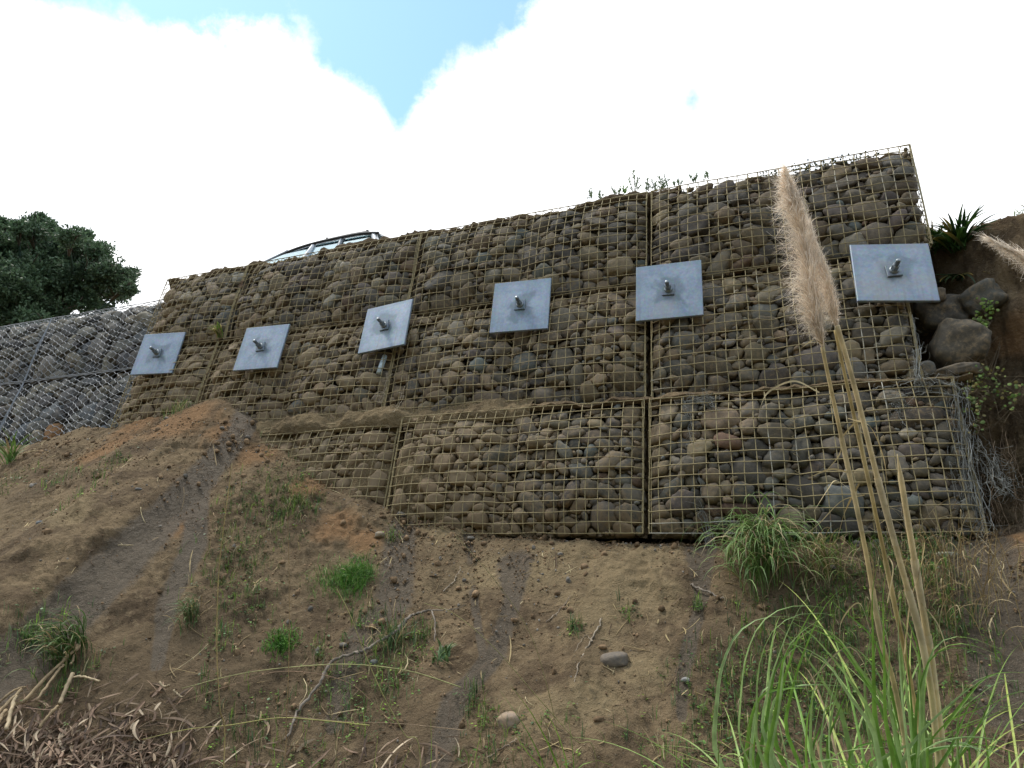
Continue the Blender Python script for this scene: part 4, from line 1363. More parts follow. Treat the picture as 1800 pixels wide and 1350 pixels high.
# fallen branches and roots
def branch(name, label, pts, rads, seed, col=(.17, .14, .11), lift=.02, forks=()):
    rg = np.random.default_rng(seed)
    P = [gp(x, y) + NH * lift + np.array([0, 0, lift]) for x, y in pts]
    n = len(P) * 8; Q = spline(P, n); Q = Q + rg.normal(0, .0035, Q.shape)
    R0 = np.interp(np.linspace(0, 1, n), np.linspace(0, 1, len(rads)), rads) * (1 + .12 * rg.normal(0, 1, n))
    mb = MB(); mb.tube(Q, R0, 9, col)
    for f, r in forks:
        G = [gp(x, y) + NH * lift + np.array([0, 0, lift]) for x, y in f]
        mb.tube(spline(G, len(G) * 7) + rg.normal(0, .002, (len(G) * 7, 3)), np.linspace(r, r * .4, len(G) * 7), 6, col)
    o = mb.build(name, M_WOOD); c = Q[0]
    V = np.zeros(len(o.data.vertices) * 3, np.float32); o.data.vertices.foreach_get('co', V); V = V.reshape(-1, 3) - c.astype(np.float32); o.data.vertices.foreach_set('co', V.ravel()); o.location = c.tolist()
    return tag(o, label, 'branch')


branch('fallen_branch', 'grey weathered branch curving from the dead leaves up to the slope centre', [(508, 1310), (530, 1255), (565, 1210), (592, 1168), (640, 1152), (680, 1130), (705, 1112), (728, 1088), (762, 1080)], [.006, .007, .008, .008, .009, .009, .010, .009, .005], 60, (.20, .17, .14), .025,
       [([(762, 1080), (768, 1100), (767, 1135)], .006), ([(762, 1080), (800, 1078), (822, 1070)], .004)])
branch('exposed_root', 'thin pale root dropping down bare soil left of the dark rock', [(1058, 1092), (1040, 1130), (1020, 1165), (1008, 1215)], [.005, .004, .004, .002], 61, (.30, .25, .19), .01, [([(1040, 1130), (1030, 1120), (1010, 1150)], .002)])
branch('exposed_root', 'dark root hook poking out of the lower soil near the centre bottom', [(860, 1335), (890, 1318), (912, 1305)], [.004, .004, .003], 62, (.28, .22, .16), .015)
branch('exposed_root', 'slanting twig on the soil under the right half of the bottom row', [(960, 1098), (985, 1075), (1005, 1050)], [.003, .003, .002], 63, (.26, .21, .16), .01)
branch('exposed_root', 'grey root below the wall next to the hanging tussock', [(1215, 1030), (1245, 1045), (1272, 1056)], [.006, .006, .003], 64, (.2, .17, .14), .01)
branch('exposed_root', 'thin rusty root down the slope beside the left dry stem', [(378, 905), (382, 930), (378, 950)], [.004, .003, .002], 65, (.28, .2, .12), .01)
branch('exposed_root', 'forked pale twig on the slope between the two runnels right of centre', [(780, 1042), (800, 1022), (812, 998)], [.003, .003, .002], 66, (.3, .25, .19), .01)


# loose rocks on the slope
def rock(name, label, c, r, seed, col, dirt=.1, sq=1.15, lump=.12, group=None, rot=0.0, mat=None):
    rg = np.random.default_rng(seed); V, Fc = ICO[4 if max(r) > .12 else 3]
    n = np.sign(V) * np.abs(V) ** (1 / sq); n = n / (np.abs(n) ** 2).sum(1)[:, None] ** .5 * ((np.abs(V) ** 2.6).sum(1) ** (-1 / 2.6))[:, None]
    d = 1 + lump * vnoise(V[:, 0] * 1.4 + seed, V[:, 1] * 1.4, V[:, 2] * 1.4, 3) + lump * .4 * vnoise(V[:, 0] * 4 + seed, V[:, 1] * 4, V[:, 2] * 4, 3) + lump * .15 * vnoise(V[:, 0] * 11 + seed, V[:, 1] * 11, V[:, 2] * 11, 3)
    n = n * d[:, None] * np.array(r)
    cr, sr = math.cos(rot), math.sin(rot)
    x, z = n[:, 0] * cr - n[:, 2] * sr, n[:, 0] * sr + n[:, 2] * cr
    P = x[:, None] * EU + n[:, 1:2] * NH + z[:, None] * np.array([0, 0, 1.])
    o = mk(name, P, Fc, mat or M_STONE, None, np.broadcast_to(col, (len(P), 3)), {'dirt': np.full(len(P), dirt)})
    o.location = [float(v) for v in c]
    return tag(o, label, 'rock', group)


rock('loose_rock', 'dark flattened stone resting on bare soil below the middle of the wall', gp(1080, 1160), (.073, .05, .036), 1, (.12, .105, .09), .1, rot=.1)
rock('loose_rock', 'pale rough stone near the bottom edge beside the yellow green blades', gp(893, 1268), (.058, .045, .038), 2, (.26, .20, .15), .25, rot=.2)
rock('loose_rock', 'small grey chip under the sandy left corner of the bottom row', gp(668, 940), (.035, .03, .022), 3, (.22, .21, .18), .3)
rock('loose_rock', 'dark grey slate chip lying on the left slope', gp(243, 860), (.03, .02, .012), 4, (.12, .12, .12), 0)
rock('loose_rock', 'pale flat stone under the right end of the bottom row', gp(1664, 975), (.05, .03, .018), 5, (.34, .34, .28), .1)
rock('loose_rock', 'bluish chip on the slope above the silver grey silt at the far left', gp(70, 920), (.03, .02, .02), 6, (.13, .14, .15), 0)
rock('loose_rock', 'tiny pale stone in the soil at lower right of centre', gp(1205, 1195), (.02, .016, .012), 7, (.2, .2, .2), 0)
rock('loose_rock', 'small dark stone beside the fallen branch', gp(655, 1165), (.03, .025, .018), 8, (.13, .13, .14), 0)
for k, (x, y, r, l, c, s) in enumerate([(1652, 556, (.17, .15, .125), 'big dark boulder under the right end plate, upper of the boulder pile', (.085, .075, .06), -.30),
                                        (1683, 612, (.155, .17, .165), 'largest rounded dark boulder with a hollow, in the pile right of the wall', (.09, .078, .058), -.12),
                                        (1682, 658, (.14, .12, .05), 'flat boulder at the bottom of the pile, above the creeping plant', (.10, .085, .065), -.05),
                                        (1645, 521, (.062, .06, .05), 'small brown stone tucked under the lower edge of the last plate', (.13, .105, .08), -.16),
                                        (1722, 530, (.14, .12, .10), 'grey boulder at the top right of the pile, under the strap leaves', (.11, .105, .09), -.25),
                                        (1630, 650, (.05, .05, .05), 'small grey stone jammed at the corner where middle and bottom rows meet', (.13, .125, .11), -.02)]):
    r0 = pix_dir(x, y); tt = ((P1 + EN * s - CAM) @ EN) / (r0 @ EN)
    rock('boulder', l, CAM + r0 * tt, r, 20 + k, np.array(c) * .8, .16, 1.25, .19, 'boulders piled right of the wall', rot=[.1, -.5, .1, 0, .5, 0][k])


# plants on and around the wall
def rosette(label, c, n, L, w, seed, cols, name='strap_plant', up=1.0):
    rg = np.random.default_rng(seed); mb = MB()
    for k in range(n):
        th = rg.uniform(0, 6.28); col = gcol(rg, cols)
        tip = (.35, .24, .05) if rg.random() < .22 else None
        arc_blade(mb, c + rg.normal(0, .03, 3) * np.array([1, 1, .3]), th, L * rg.uniform(.6, 1.1), w * rg.uniform(.7, 1.2), rg.uniform(.7, 2.0), col, n=10, tip=tip, rise=rg.uniform(.35, 1.0) * up, rg=rg)
    o = mb.build(name, M_LEAF)
    V = np.zeros(len(o.data.vertices) * 3, np.float32); o.data.vertices.foreach_get('co', V); V = V.reshape(-1, 3) - np.asarray(c, np.float32); o.data.vertices.foreach_set('co', V.ravel()); o.location = [float(v) for v in c]
    return tag(o, label, 'plant')


def onwall(px, py, off):
    r0 = pix_dir(px, py); return CAM + r0 * (((P1 + EN * off - CAM) @ EN) / (r0 @ EN))


DARKG = [(.035, .085, .02), (.05, .12, .025), (.08, .17, .035), (.025, .055, .018)]
rosette('spiky dark green strap-leaved plant with yellow tips at the wall\'s right end', onwall(1688, 440, -.30), 95, .34, .020, 31, DARKG)
rosette('smaller strap-leaved plant squeezed between wall end and earth bank', onwall(1645, 450, -.42), 45, .26, .018, 32, DARKG)
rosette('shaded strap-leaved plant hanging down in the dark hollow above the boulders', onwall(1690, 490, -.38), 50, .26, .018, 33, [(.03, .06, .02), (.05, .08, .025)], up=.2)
rosette('tiny spiky green plant on the bank top at the right edge', onwall(1797, 378, -.35), 20, .09, .008, 34, [(.12, .2, .06)])


def sprig(mb, base, h, rg, col, leafL=.014, lean=None, dens=34):
    """upright herb stem with small leaves"""
    d = np.array([rg.normal(0, .3), rg.normal(0, .3), 1.0]) if lean is None else np.asarray(lean); d = d / np.linalg.norm(d)
    for b in range(3):
        dd = d + (rg.normal(0, .35, 3) if b else 0); dd /= np.linalg.norm(dd)
        L = h * (1 if b == 0 else rg.uniform(.5, .8))
        P = base + dd * L * np.linspace(0, 1, 6)[:, None] + rg.normal(0, .004, (6, 3)); P[0] = base
        mb.tube(P, np.linspace(.0022, .001, 6), 4, col * .8, cap=False)
        for k in range(int(dens * L / h * .6)):
            x = rg.uniform(.25, 1.0); o = base + dd * L * x
            q = rg.normal(0, 1, 3); q[2] = abs(q[2]); q = q / np.linalg.norm(q) * .8 + dd * .6; q /= np.linalg.norm(q)
            s = np.cross(q, rg.normal(0, 1, 3)); s /= np.linalg.norm(s); l = leafL * rg.uniform(.7, 1.4)
            mb.add([o, o + q * l * .5 + s * l * .22, o + q * l, o + q * l * .5 - s * l * .22], np.array([[0, 1, 2, 3]]), col * rg.uniform(.8, 1.3))


WT = [(1040, 345, .11, 'small grey green herb at the left end of the weeds on the wall top'), (1055, 343, .09, 'second thin herb from the left on the wall top'), (1085, 338, .07, 'low herb on the wall top left of the bright green sprig'), (1100, 335, .085, 'bright green sprig among the weeds on the wall top'),
      (1115, 334, .20, 'tallest leafy weed on the wall top, above the dark seam'), (1140, 331, .10, 'bushy dark weed on the wall top just right of the tallest one'), (1155, 330, .13, 'spreading grey green weed on the wall top right of the dark seam'), (1170, 328, .15, 'upright weed near the right end of the weeds on the wall top'),
      (1222, 315, .085, 'small sprig standing alone above the top wire'), (1243, 311, .11, 'thin single sprig farthest right above the top wire'), (1190, 322, .06, 'tiny sprig on the wall top between the upright weed and the lone sprig')]
for k, (x, y, h, l) in enumerate(WT):
    rg = np.random.default_rng(70 + k); c = onwall(x, y + 6, -.10); mb = MB()
    col = np.array((.20, .34, .08) if k == 3 else (.16, .23, .12))
    for _ in range(3 if h > .12 else 2):
        sprig(mb, c + rg.normal(0, .018, 3) * np.array([1, 1, 0]), h, rg, col, .020)
    o = mb.build('wall_top_weed', M_LEAF)
    V = np.zeros(len(o.data.vertices) * 3, np.float32); o.data.vertices.foreach_get('co', V); V = V.reshape(-1, 3) - c.astype(np.float32); o.data.vertices.foreach_set('co', V.ravel()); o.location = c.tolist()
    tag(o, l, 'weed', 'weeds growing on the wall top')
# mat of low creeper over the top edge near the right end
mb = MB(); rg = np.random.default_rng(99)
for _ in range(1500):
    u = rg.uniform(.05, 1.65); dens = vnoise(u * 3, 1, 0, 4)
    if dens < rg.uniform(-.6, .6): continue
    p = W(u, VTOP - .025 + rg.normal(0, .022), rg.uniform(-.12, .012))
    q = rg.normal(0, 1, 3); q /= np.linalg.norm(q); s = np.cross(q, [.2, .9, .1]); s /= np.linalg.norm(s); l = rg.uniform(.010, .026)
    mb.add([p, p + q * l * .5 + s * l * .35, p + q * l, p + q * l * .5 - s * l * .35], np.array([[0, 1, 2, 3]]), np.array([.045, .065, .03]) * rg.uniform(.6, 1.5))
tag(mb.build('top_creeper', M_LEAF), 'dark low creeper covering the wall\'s top edge near its right end', 'creeper', kind='stuff')


def creeper(name, label, blobs, seed, cols, size=.018, stems=14):
    rg = np.random.default_rng(seed); mb = MB(); c0 = onwall(blobs[0][0], blobs[0][1], blobs[0][4])
    for x, y, r, n, off in blobs:
        for _ in range(n):
            a, b = rg.normal(0, r * .6, 2)
            p = onwall(x + a * .8, y + b, off + rg.uniform(0, .07))
            nrm = -pix_dir(x, y) + rg.normal(0, .5, 3) + np.array([0, 0, .8]); nrm /= np.linalg.norm(nrm)
            s = np.cross(nrm, rg.normal(0, 1, 3)); s /= np.linalg.norm(s); t = np.cross(nrm, s); l = size * rg.uniform(.6, 1.3)
            th = np.arange(7) / 7 * 6.283
            V = p + l * .55 * (np.cos(th)[:, None] * s + np.sin(th)[:, None] * t)
            mb.add(np.vstack([V, p + nrm * l * .12]), np.array([[i, (i + 1) % 7, 7] for i in range(7)]), gcol(rg, cols, .35))
    for _ in range(stems):
        i = rg.integers(len(blobs)); x, y, r, n, off = blobs[i]
        P = [onwall(x + rg.normal(0, r), y + rg.normal(0, r), off + rg.uniform(0, .05)) for _k in range(4)]
        mb.tube(spline(P, 14), .0015, 4, (.12, .09, .05), cap=False)
    o = mb.build(name, M_LEAF)
    V = np.zeros(len(o.data.vertices) * 3, np.float32); o.data.vertices.foreach_get('co', V); V = V.reshape(-1, 3) - c0.astype(np.float32); o.data.vertices.foreach_set('co', V.ravel()); o.location = c0.tolist()
    return tag(o, label, 'creeper')


creeper('creeping_plant', 'round-leaved bright green creeper trailing down beside the big boulders', [(1735, 540, 14, 45, -.18), (1725, 570, 14, 45, -.15), (1715, 588, 12, 25, -.12)], 110, [(.16, .27, .04), (.12, .21, .03), (.22, .30, .07)])
creeper('creeping_plant', 'sprawling yellow green creeper on the bank below the boulders', [(1712, 665, 24, 60, .0), (1745, 680, 30, 45, -.02), (1712, 708, 20, 45, .03), (1775, 700, 26, 30, 0), (1720, 748, 12, 14, .05)], 111, [(.14, .22, .04), (.20, .24, .06), (.09, .15, .03), (.20, .17, .05)], .016, 34)
creeper('creeping_plant', 'low green creeper patch on the soil below the wall\'s right end', [(1610, 990, 24, 90, .10), (1640, 1010, 20, 60, .14)], 112, [(.10, .19, .04), (.07, .13, .03)], .018, 10)


def dead_creeper(name, label, strands, seed, spread, n, col=(.30, .31, .29), r=.0016, base_off=.06):
    rg = np.random.default_rng(seed); mb = MB(); c0 = onwall(*strands[0][0], base_off)
    for line in strands:
        for _ in range(n):
            o = rg.normal(0, spread, 2); P = []
            for x, y in line:
                P.append(onwall(x + o[0] + rg.normal(0, spread * .6), y + o[1] + rg.normal(0, spread * .5), base_off + rg.uniform(-.01, .04)))
            i0 = rg.integers(0, max(1, len(P) - 2)); Q = spline(P[i0:], 6 * len(P[i0:])); Q = Q + rg.normal(0, .004, Q.shape)
            mb.tube(Q, r * rg.uniform(.5, 1.3), 4, np.array(col) * rg.uniform(.55, 1.3), cap=False)
            for _k in range(5):
                a = Q[rg.integers(len(Q))]; d = rg.normal(0, .022, (3, 3)).cumsum(0)
                mb.tube(np.vstack([a, a + d]), r * .5, 3, np.array(col) * rg.uniform(.6, 1.3), cap=False)
    o = mb.build(name, M_DRY)
    V = np.zeros(len(o.data.vertices) * 3, np.float32); o.data.vertices.foreach_get('co', V); V = V.reshape(-1, 3) - c0.astype(np.float32); o.data.vertices.foreach_set('co', V.ravel()); o.location = c0.tolist()
    return tag(o, label, 'dead creeper')


dead_creeper('dead_creeper', 'grey dead creeper hanging over the right end of the bottom row', [[(1690, 680), (1700, 760), (1705, 830), (1720, 900), (1725, 935)], [(1705, 760), (1735, 800), (1750, 840), (1765, 860)], [(1680, 690), (1690, 790), (1700, 880)]], 120, 10, 16)
dead_creeper('dead_creeper', 'web of grey dead tendrils on the ledge right of the pampas stems', [[(1560, 690), (1600, 685), (1640, 678), (1690, 690)], [(1570, 700), (1590, 715), (1600, 735)]], 121, 9, 12)
dead_creeper('dead_creeper', 'thin grey tendrils running down the bottom row near its middle', [[(1215, 780), (1222, 830), (1230, 880), (1250, 925), (1255, 960)], [(1205, 705), (1215, 745), (1215, 790)]], 122, 5, 6)
dead_creeper('dead_creeper', 'grey tendrils on the ledge above the bottom row, right of the dark seam', [[(1205, 708), (1240, 705), (1260, 700)], [(1235, 700), (1250, 715)]], 123, 6, 8)
dead_creeper('dead_creeper', 'pale thread of creeper down the right edge of the middle row', [[(1608, 560), (1610, 610), (1612, 660), (1618, 680)]], 124, 5, 9)
dead_creeper('dead_creeper', 'fine hanging root hairs under the right end of the bottom row', [[(1640, 945), (1655, 1000), (1672, 1050)], [(1700, 950), (1720, 1000), (1760, 1050)], [(1560, 950), (1570, 990), (1565, 1030)]], 125, 22, 9, (.30, .25, .18), .0013, .12)
dead_creeper('dead_creeper', 'tangle of tan hanging root hairs at the right frame edge bank', [[(1760, 760), (1775, 850), (1790, 930)], [(1740, 850), (1760, 900), (1785, 980)]], 126, 18, 8, (.30, .22, .15), .0012, .02)
dead_creeper('dead_creeper', 'two thin pale roots dangling down the middle row below the third plate', [[(683, 660), (676, 690), (668, 712)], [(712, 680), (705, 705), (690, 722)]], 127, 2, 2, (.42, .36, .27), .0022, .09)


# ---- tree on the upper land, far left
def build_tree():
    rg = np.random.default_rng(140)
    D = 15.0
    ctr = CAM + pix_dir(60, 500) / np.hypot(*pix_dir(60, 500)[:2]) * D
    u, t = to_ut(ctr); zb = float(H(np.array(u), np.array(t)))
    base = np.array([ctr[0] - .9, ctr[1], zb])
    root = thing('evergreen_tree', base, 'dark broad evergreen tree rising behind the silver gabions at the left', 'tree')
    k = D / FPX * 1.0
    def sp(px, py, dd=0):
        d = pix_dir(px, py); return CAM + d / np.hypot(*d[:2]) * (D + dd)
    clumps = []
    outline = [(-20, 440, 60), (20, 450, 60), (70, 435, 52), (60, 408, 30), (110, 440, 42), (75, 395, 20), (150, 450, 45), (130, 425, 26), (175, 440, 28), (200, 490, 34), (225, 487, 18), (175, 500, 44), (215, 508, 20), (120, 500, 60), (60, 510, 65), (0, 520, 60), (-60, 480, 80), (150, 530, 34), (90, 550, 40), (20, 560, 36),
               (185, 545, 18), (100, 470, 55), (-100, 540, 80), (35, 400, 20), (5, 392, 16), (-30, 400, 30), (-110, 430, 70), (150, 415, 16), (235, 480, 9), (50, 585, 22), (120, 570, 18)]
    for x, y, r in outline:
        clumps.append((sp(x, y, rg.uniform(-.9, .9)), r * k * .66))
    for x, y, r in outline[:20]:
        clumps.append((sp(x + rg.normal(0, 20), y + rg.normal(0, 14), rg.uniform(-1.8, 1.8)), r * k * .62))
    tr = MB()
    fork = base + np.array([.2, 0, 1.1])
    tr.tube(spline([base - np.array([0, 0, .4]), base + np.array([.05, 0, .5]), fork], 10), np.linspace(.26, .19, 10), 12, (.11, .09, .07))
    lb = []
    for c, r in clumps:
        mid = fork + (c - fork) * .5 + rg.normal(0, .12, 3) + np.array([0, .5, .1])
        tr.tube(spline([fork, mid, c], 10), np.linspace(.05, .012, 10), 6, (.05, .085, .065))
        for _ in range(5):
            q = c + rg.normal(0, 1, 3) * r * .6
            tr.tube(spline([c + (mid - c) * .3, (c + q) / 2 + rg.normal(0, .04, 3), q], 6), np.linspace(.018, .005, 6), 4, (.10, .085, .065), cap=False)
    tr.build('trunk', M_WOOD, root)
    V, C = [], []
    for c, r in clumps:
        nt_ = int(30 + 330 * (r / .6) ** 2)
        tone = rg.uniform(.7, 1.3)
        for _ in range(nt_):
            d = rg.normal(0, 1, 3); d /= np.linalg.norm(d)
            q = c + d * r * rg.uniform(.35, 1.05) * np.array([1, 1, .8])
            m = 15                                  # a tuft of leaves at a twig end
            ld = rg.normal(0, 1, (m, 3)) + d * .9 + np.array([0, 0, .35]); ld /= np.linalg.norm(ld, axis=1)[:, None]
            sd2 = np.cross(ld, rg.normal(0, 1, (m, 3))); sd2 /= np.linalg.norm(sd2, axis=1)[:, None]
            L = rg.uniform(.045, .085, (m, 1)); o = q + rg.normal(0, .03, (m, 3))
            V.append(np.stack([o, o + ld * L * .5 + sd2 * L * .24, o + ld * L, o + ld * L * .5 - sd2 * L * .24], 1).reshape(-1, 3))
            C.append(np.repeat(np.array([.085, .140, .075]) * tone * rg.uniform(.55, 1.5, (m, 1)), 4, axis=0))
    V = np.concatenate(V); C = np.concatenate(C)
    mk('crown', V, np.arange(len(V)).reshape(-1, 4), M_LEAF, root, C, smooth=False)


build_tree()


# ---- pampas grass in front, lower right
def z7(x, y):
    return 1100 + x / 2.571, 850 + y / 2.571


def plume(name, axis_px, depth, width, n, seed, root, lean_side=-1.0):
    rg = np.random.default_rng(seed); mb = MB()
    A = spline([at(x, y, depth) for x, y in axis_px], 40)
    L = np.linalg.norm(np.diff(A, axis=0), axis=1).sum()
    for _ in range(n):
        x = rg.random() ** .9; i = int(x * 39); p = A[i]; t = A[min(i + 1, 39)] - A[max(i - 1, 0)]; t /= np.linalg.norm(t)
        prof = math.sin(math.pi * min(1, (x * .93 + .05)) ** .75) ** .8 * width
        th = rg.uniform(0, 2 * math.pi)
        sdv = R_ * math.cos(th) + F_ * math.sin(th) * .8
        sdv = sdv - t * (sdv @ t)
        if math.cos(th) > 0: sdv = sdv * .50       # the wind lays the hairs to the left
        reach = prof * rg.uniform(.25, 1.15)
        hl = rg.uniform(.05, .12)
        s0 = p + sdv * reach * .05
        mid = p + sdv * reach * .55 + t * hl * .5
        end = p + sdv * reach + t * hl * rg.uniform(.3, .9) + (-R_ * rg.uniform(0, .012) if lean_side < 0 else 0) - np.array([0, 0, rg.uniform(0, .02)])
        c = np.array([.92, .84, .73]) * rg.uniform(.75, 1.2)
        if rg.random() < .35: c = np.array([.78, .66, .53]) * rg.uniform(.7, 1.1)
        P = spline([s0, mid, end], 6)
        wv = rg.uniform(.0005, .0010)
        mb.blade(P, wv * np.array([1, 1, 1, .9, .7, .3]), np.cross(t, sdv) + rg.normal(0, .5, 3), c, fold=.0)
        # side hairs that make the fluff
        if rg.random() < .8:
            a = P[rg.integers(1, 5)]; q = a + (sdv * rg.uniform(.0, .5) + t * rg.uniform(-.1, .6) + rg.normal(0, .25, 3)) * rg.uniform(.015, .035)
            mb.blade(spline([a, q], 3), .0007 * np.array([1, .8, .3]), rg.normal(0, 1, 3), c * 1.15, fold=0)
    return mb.build(name, M_PLUME, root)


def pampas():
    D = 1.75; rg = np.random.default_rng(150)
    b = at(1640, 1480, D); u, t = to_ut(b); base = ground_pt(u, t)
    root = thing('pampas_grass', base, 'tall pampas grass with a tan feathery plume and pale stems in front of the wall', 'pampas grass')
    stems = [([(1445, 610), (1475, 750), (1520, 960), (1548, 1120), (1590, 1300)], .0044, .0060, (.56, .45, .24)), ([(1468, 580), (1492, 690), (1530, 860), (1572, 1060), (1610, 1250)], .0038, .0052, (.48, .38, .18)),
             ([(1472, 572), (1502, 680), (1545, 850), (1580, 980), (1625, 1150), (1650, 1340)], .0056, .0072, (.62, .51, .30)), ([(1577, 798), (1590, 880), (1610, 1000), (1630, 1120), (1655, 1300)], .0062, .0082, (.62, .51, .30))]
    for k, (px, r0, r1, c) in enumerate(stems):
        P = [at(x, y, D + .03 * math.sin(k * 2)) for x, y in px] + [base + rg.normal(0, .03, 3) * np.array([1, 1, 0])]
        P = spline(P, 60); rad = np.linspace(r0, r1 * 1.15, 60)
        if k == 3: rad[:8] *= np.linspace(.12, 1, 8)
        mb = MB(); mb.tube(P, rad, 10, c)
        for j in (22 + k * 3, 38 + k * 2):     # leaf sheaths wrapped round the stem
            Q = P[j - 9:j + 1][::-1]; mb.tube(Q, np.linspace(rad[j] * 1.05, rad[j] * 1.22, len(Q)), 10, np.array(c) * [1.05, 1.08, 1.2], cap=False)
        mb.build('stem', M_DRY, root)
    plume('plume', [(1447, 612), (1437, 560), (1425, 490), (1408, 400), (1399, 365), (1390, 332)], D, .074, 5200, 151, root)
    plume('plume', [(1473, 582), (1465, 545), (1450, 490), (1436, 450), (1430, 425)], D + .03, .055, 2800, 152, root)
    # dry curling leaf strips on the stems
    mb = MB()
    for pts in [[(1490, 735), (1500, 738), (1530, 750), (1552, 800), (1560, 850)], [(1505, 740), (1480, 770), (1475, 800), (1450, 830)], [(1520, 870), (1480, 880), (1440, 920), (1408, 950), (1415, 975), (1435, 1000)], [(1500, 865), (1470, 845), (1455, 860), (1430, 900)], [(1510, 850), (1485, 900), (1470, 950), (1455, 960)],
                [(1490, 830), (1460, 825), (1420, 840)], [(1440, 690), (1395, 670), (1350, 690), (1335, 720)], [(1530, 1110), (1510, 1060), (1480, 1090), (1475, 1130)], [(1590, 1150), (1600, 1060), (1618, 1000), (1625, 950), (1612, 937)], [(1560, 1060), (1570, 1000), (1560, 975)], [(1590, 1300), (1560, 1260), (1500, 1140), (1440, 1180), (1400, 1230)],
                [(1550, 880), (1580, 905), (1600, 940)], [(1446, 605), (1430, 598), (1408, 612)], [(1530, 1090), (1535, 1000), (1528, 970)], [(1620, 1060), (1650, 1100), (1668, 1160), (1672, 1200)], [(1380, 1350), (1300, 1300), (1250, 1345)], [(1400, 1340), (1330, 1310), (1280, 1350)]]:
        P = spline([at(x, y, D - .01 + rg.normal(0, .02)) for x, y in pts], 24)
        mb.blade(P, rg.uniform(.003, .005) * np.clip((1 - np.linspace(0, 1, 24)) * 3, .15, 1), U_ + rg.normal(0, .6, 3), gcol(rg, STRAW[:1] + STRAW[2:3]), fold=.1)
    mb.build('dry_leaf', M_DRY, root)
    # green leaves
    mb = MB()
    hero = [[(500, 1150), (530, 800), (590, 640), (680, 565), (790, 545), (900, 560)], [(600, 1100), (660, 850), (740, 640), (800, 530), (875, 468)], [(640, 1250), (690, 1010), (720, 740), (800, 660), (900, 600)], [(560, 1286), (575, 1100), (600, 950), (650, 900), (800, 890), (960, 900)],
            [(830, 1200), (840, 950), (890, 800), (960, 740)], [(870, 1230), (900, 1000), (945, 800), (965, 750)], [(1130, 1050), (1115, 850), (1130, 720), (1170, 590)], [(1170, 1080), (1165, 700), (1160, 480), (1185, 365)], [(1250, 1000), (1235, 800), (1228, 640), (1240, 535)],
            [(1340, 1100), (1345, 900), (1390, 730), (1480, 685), (1580, 700), (1680, 745)], [(1150, 1000), (1020, 800), (900, 650), (800, 590)], [(1200, 1020), (1080, 880), (980, 720), (860, 660), (760, 640)], [(1320, 1000), (1330, 760), (1270, 600), (1245, 530)], [(1180, 930), (1120, 820), (1040, 740), (960, 700)],
            [(1130, 700), (1040, 620), (960, 560), (880, 480)], [(1500, 1250), (1500, 1050), (1530, 990), (1570, 960)], [(1640, 1286), (1620, 1100), (1600, 1040), (1570, 1020)], [(1400, 1150), (1500, 1020), (1620, 870), (1700, 850), (1800, 855)], [(1350, 1180), (1460, 1060), (1620, 1010), (1720, 960), (1810, 930)],
            [(1300, 1220), (1420, 1160), (1560, 1140), (1700, 1160), (1800, 1200)], [(1240, 1240), (1350, 1100), (1480, 980), (1640, 860), (1720, 870)], [(1000, 1286), (1020, 1190), (1120, 1170), (1300, 1160)], [(1330, 1286), (1345, 1100), (1350, 900), (1335, 760)], [(1460, 1286), (1550, 1180), (1640, 1000), (1700, 860)],
            [(570, 1286), (580, 1140), (585, 1000), (570, 950)], [(680, 1286), (650, 1140), (620, 1020), (590, 960)], [(900, 1180), (960, 1040), (1030, 860)], [(1050, 1286), (1000, 1240), (880, 1250), (760, 1286)], [(1100, 1286), (1250, 1200), (1400, 1150), (1560, 1180), (1700, 1286)]]
    hero = hero + [[(x + a + (y - 700) * b, y + c) for x, y in h] for h in hero if h[0][1] >= 1000 for a, b, c in ((rg.normal(0, 40), rg.normal(0, .05), rg.normal(20, 30)), (rg.normal(0, 60), rg.normal(0, .06), rg.normal(50, 40)))]
    for k, pts in enumerate(hero):
        px = [z7(x, y) for x, y in pts]; dd = D + rg.normal(0, .12)
        P = [at(x, y, dd) for x, y in px]
        P = [base + rg.normal(0, .05, 3) * np.array([1, 1, .1])] + P
        P = soft(P, 40, .045)
        c = gcol(rg, [(.27, .40, .14), (.31, .44, .19), (.19, .35, .06), (.14, .28, .05)], .15)
        w = rg.uniform(.009, .014)
        mb.blade(P, w * np.clip((1 - np.linspace(0, 1, 40)) * 3.2, .05, 1), R_ + rg.normal(0, .4, 3), c, fold=.3)
    for _ in range(460):
        th = rg.uniform(0, 6.28)
        c = gcol(rg, [(.22, .34, .08), (.28, .40, .12), (.15, .27, .05), (.33, .40, .10)], .2) if rg.random() > .22 else gcol(rg, STRAW)
        bp = base + np.array([rg.normal(-.02, .17), rg.normal(0, .12), 0]); lf = .60 if math.cos(th) < -.15 else 1.0
        arc_blade(mb, bp, th, (rg.uniform(1.0, 1.75) * lf + (.35 if lf < 1 else 0)), rg.uniform(.005, .011), rg.uniform(1.3, 3.6), c, n=24, rise=rg.uniform(.92, 1.03), rg=rg)
    mb.build('leaf_blades', M_LEAF, root)
    # second pampas, just outside on the right, whose plume leans in
    D2 = 1.55
    b2 = at(1990, 1500, D2); u, t = to_ut(b2); base2 = ground_pt(u, t)
    r2 = thing('pampas_grass', base2, 'second pampas grass, its pale plume tip leaning in at the right edge', 'pampas grass')
    mb = MB(); P = spline([at(1850, 640, D2), at(1900, 900, D2), at(1960, 1300, D2), base2], 40); mb.tube(P, np.linspace(.005, .009, 40), 9, (.46, .36, .17)); mb.build('stem', M_DRY, r2)
    plume('plume', [(1920, 640), (1885, 570), (1848, 505), (1812, 465), (1768, 436)], D2, .045, 1300, 160, r2)
    mb = MB()
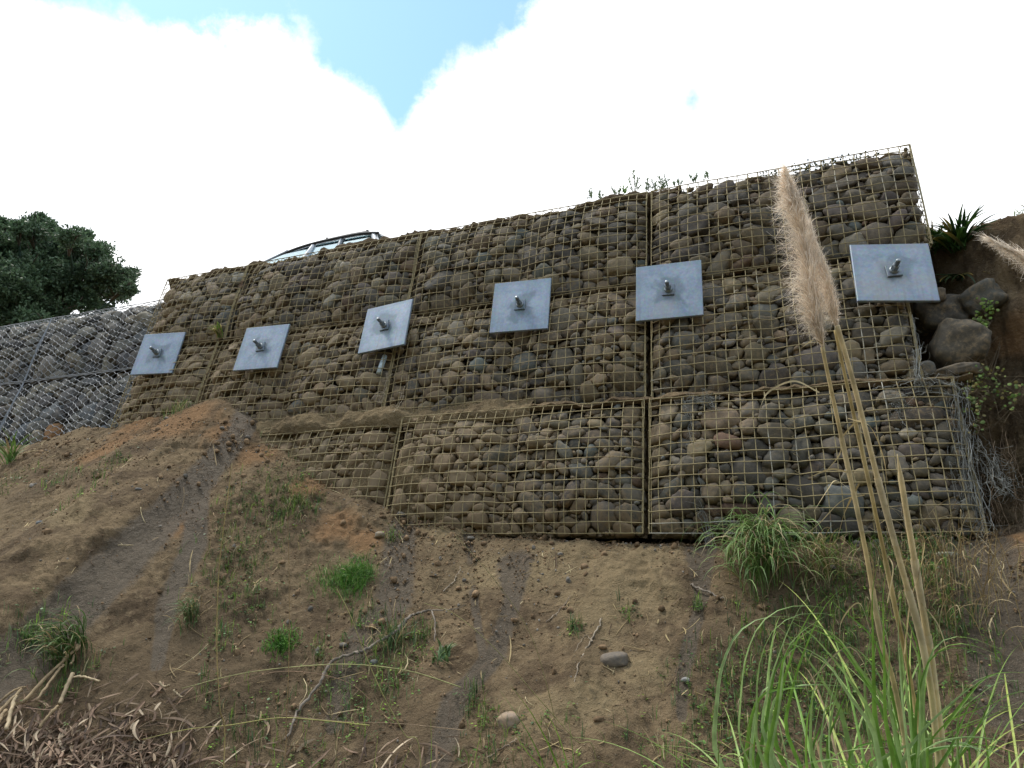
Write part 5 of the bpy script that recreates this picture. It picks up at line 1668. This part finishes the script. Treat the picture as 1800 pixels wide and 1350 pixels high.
    for _ in range(70):
        arc_blade(mb, base2 + np.array([rg.normal(0, .1), rg.normal(0, .1), 0]), rg.uniform(0, 6.28), rg.uniform(.8, 1.4), rg.uniform(.007, .012), rg.uniform(.9, 2.4), gcol(rg, GREENS), n=18, rise=rg.uniform(.85, 1.05), rg=rg)
    mb.build('leaf_blades', M_LEAF, r2)


pampas()


# thin dry seed stems in front of the slope
def thin_stem(label, px, depth, r, col, seed):
    rg = np.random.default_rng(seed)
    P = [at(x, y, depth) for x, y in px]; last = P[-1]
    if px[-1][1] >= 1340:
        u, t = to_ut(last); g = ground_pt(u, t); P.append(g + (last - P[-2]) * .0)
    Q = spline(P, 40); mb = MB(); mb.tube(Q, np.linspace(r * .6, r * 1.2, 40), 5, col)
    o = mb.build('tall_dry_grass', M_DRY); c = Q[-1]
    V = np.zeros(len(o.data.vertices) * 3, np.float32); o.data.vertices.foreach_get('co', V); V = V.reshape(-1, 3) - c.astype(np.float32); o.data.vertices.foreach_set('co', V.ravel()); o.location = c.tolist()
    tag(o, label, 'grass stem', 'thin dry grass stems in front of the slope')


thin_stem('left of two tall thin upright stems in front of the slope', [(408, 815), (398, 890), (385, 1000), (381, 1130), (386, 1240), (393, 1352)], 2.0, .0019, (.45, .36, .17), 1)
thin_stem('right of two tall thin upright stems in front of the slope', [(505, 900), (508, 1000), (508, 1150), (503, 1280), (500, 1352)], 2.2, .0016, (.36, .26, .14), 2)
thin_stem('yellow stem arching level over the dead leaves to the slope centre', [(250, 1300), (330, 1282), (400, 1275), (490, 1262), (560, 1266), (650, 1275)], 2.3, .0016, (.38, .36, .13), 3)
thin_stem('pale arching stem crossing below the fallen branch', [(320, 1210), (420, 1185), (520, 1172), (620, 1168), (720, 1180), (810, 1208)], 2.4, .0018, (.36, .36, .16), 4)
thin_stem('yellow slanting stem running down from the bright grass clump', [(592, 1035), (615, 1080), (640, 1145), (670, 1215), (710, 1290), (740, 1352)], 2.2, .0018, (.38, .36, .15), 5)
thin_stem('long greenish stem slanting down from slope centre to bottom right', [(745, 1060), (800, 1080), (870, 1140), (940, 1220), (1010, 1300), (1050, 1352)], 2.2, .0014, (.30, .28, .12), 6)
thin_stem('thin stem slanting from below the ledge to the yellow green blades', [(800, 940), (870, 1020), (930, 1110), (960, 1200), (980, 1290), (985, 1352)], 2.3, .0014, (.30, .27, .13), 7)
thin_stem('brown arching thread above the dead leaf heap', [(300, 1240), (420, 1200), (500, 1180), (600, 1195), (660, 1240), (720, 1320)], 2.3, .0012, (.30, .2, .13), 8)
thin_stem('reddish level thread below the arching yellow stem', [(480, 1255), (600, 1268), (700, 1272), (820, 1284)], 2.4, .0012, (.34, .25, .16), 9)
thin_stem('short dry seed head stem beside the bright grass clump', [(655, 1032), (650, 1050), (645, 1065)], 2.9, .003, (.45, .36, .2), 10)
bpy.context.view_layer.update()
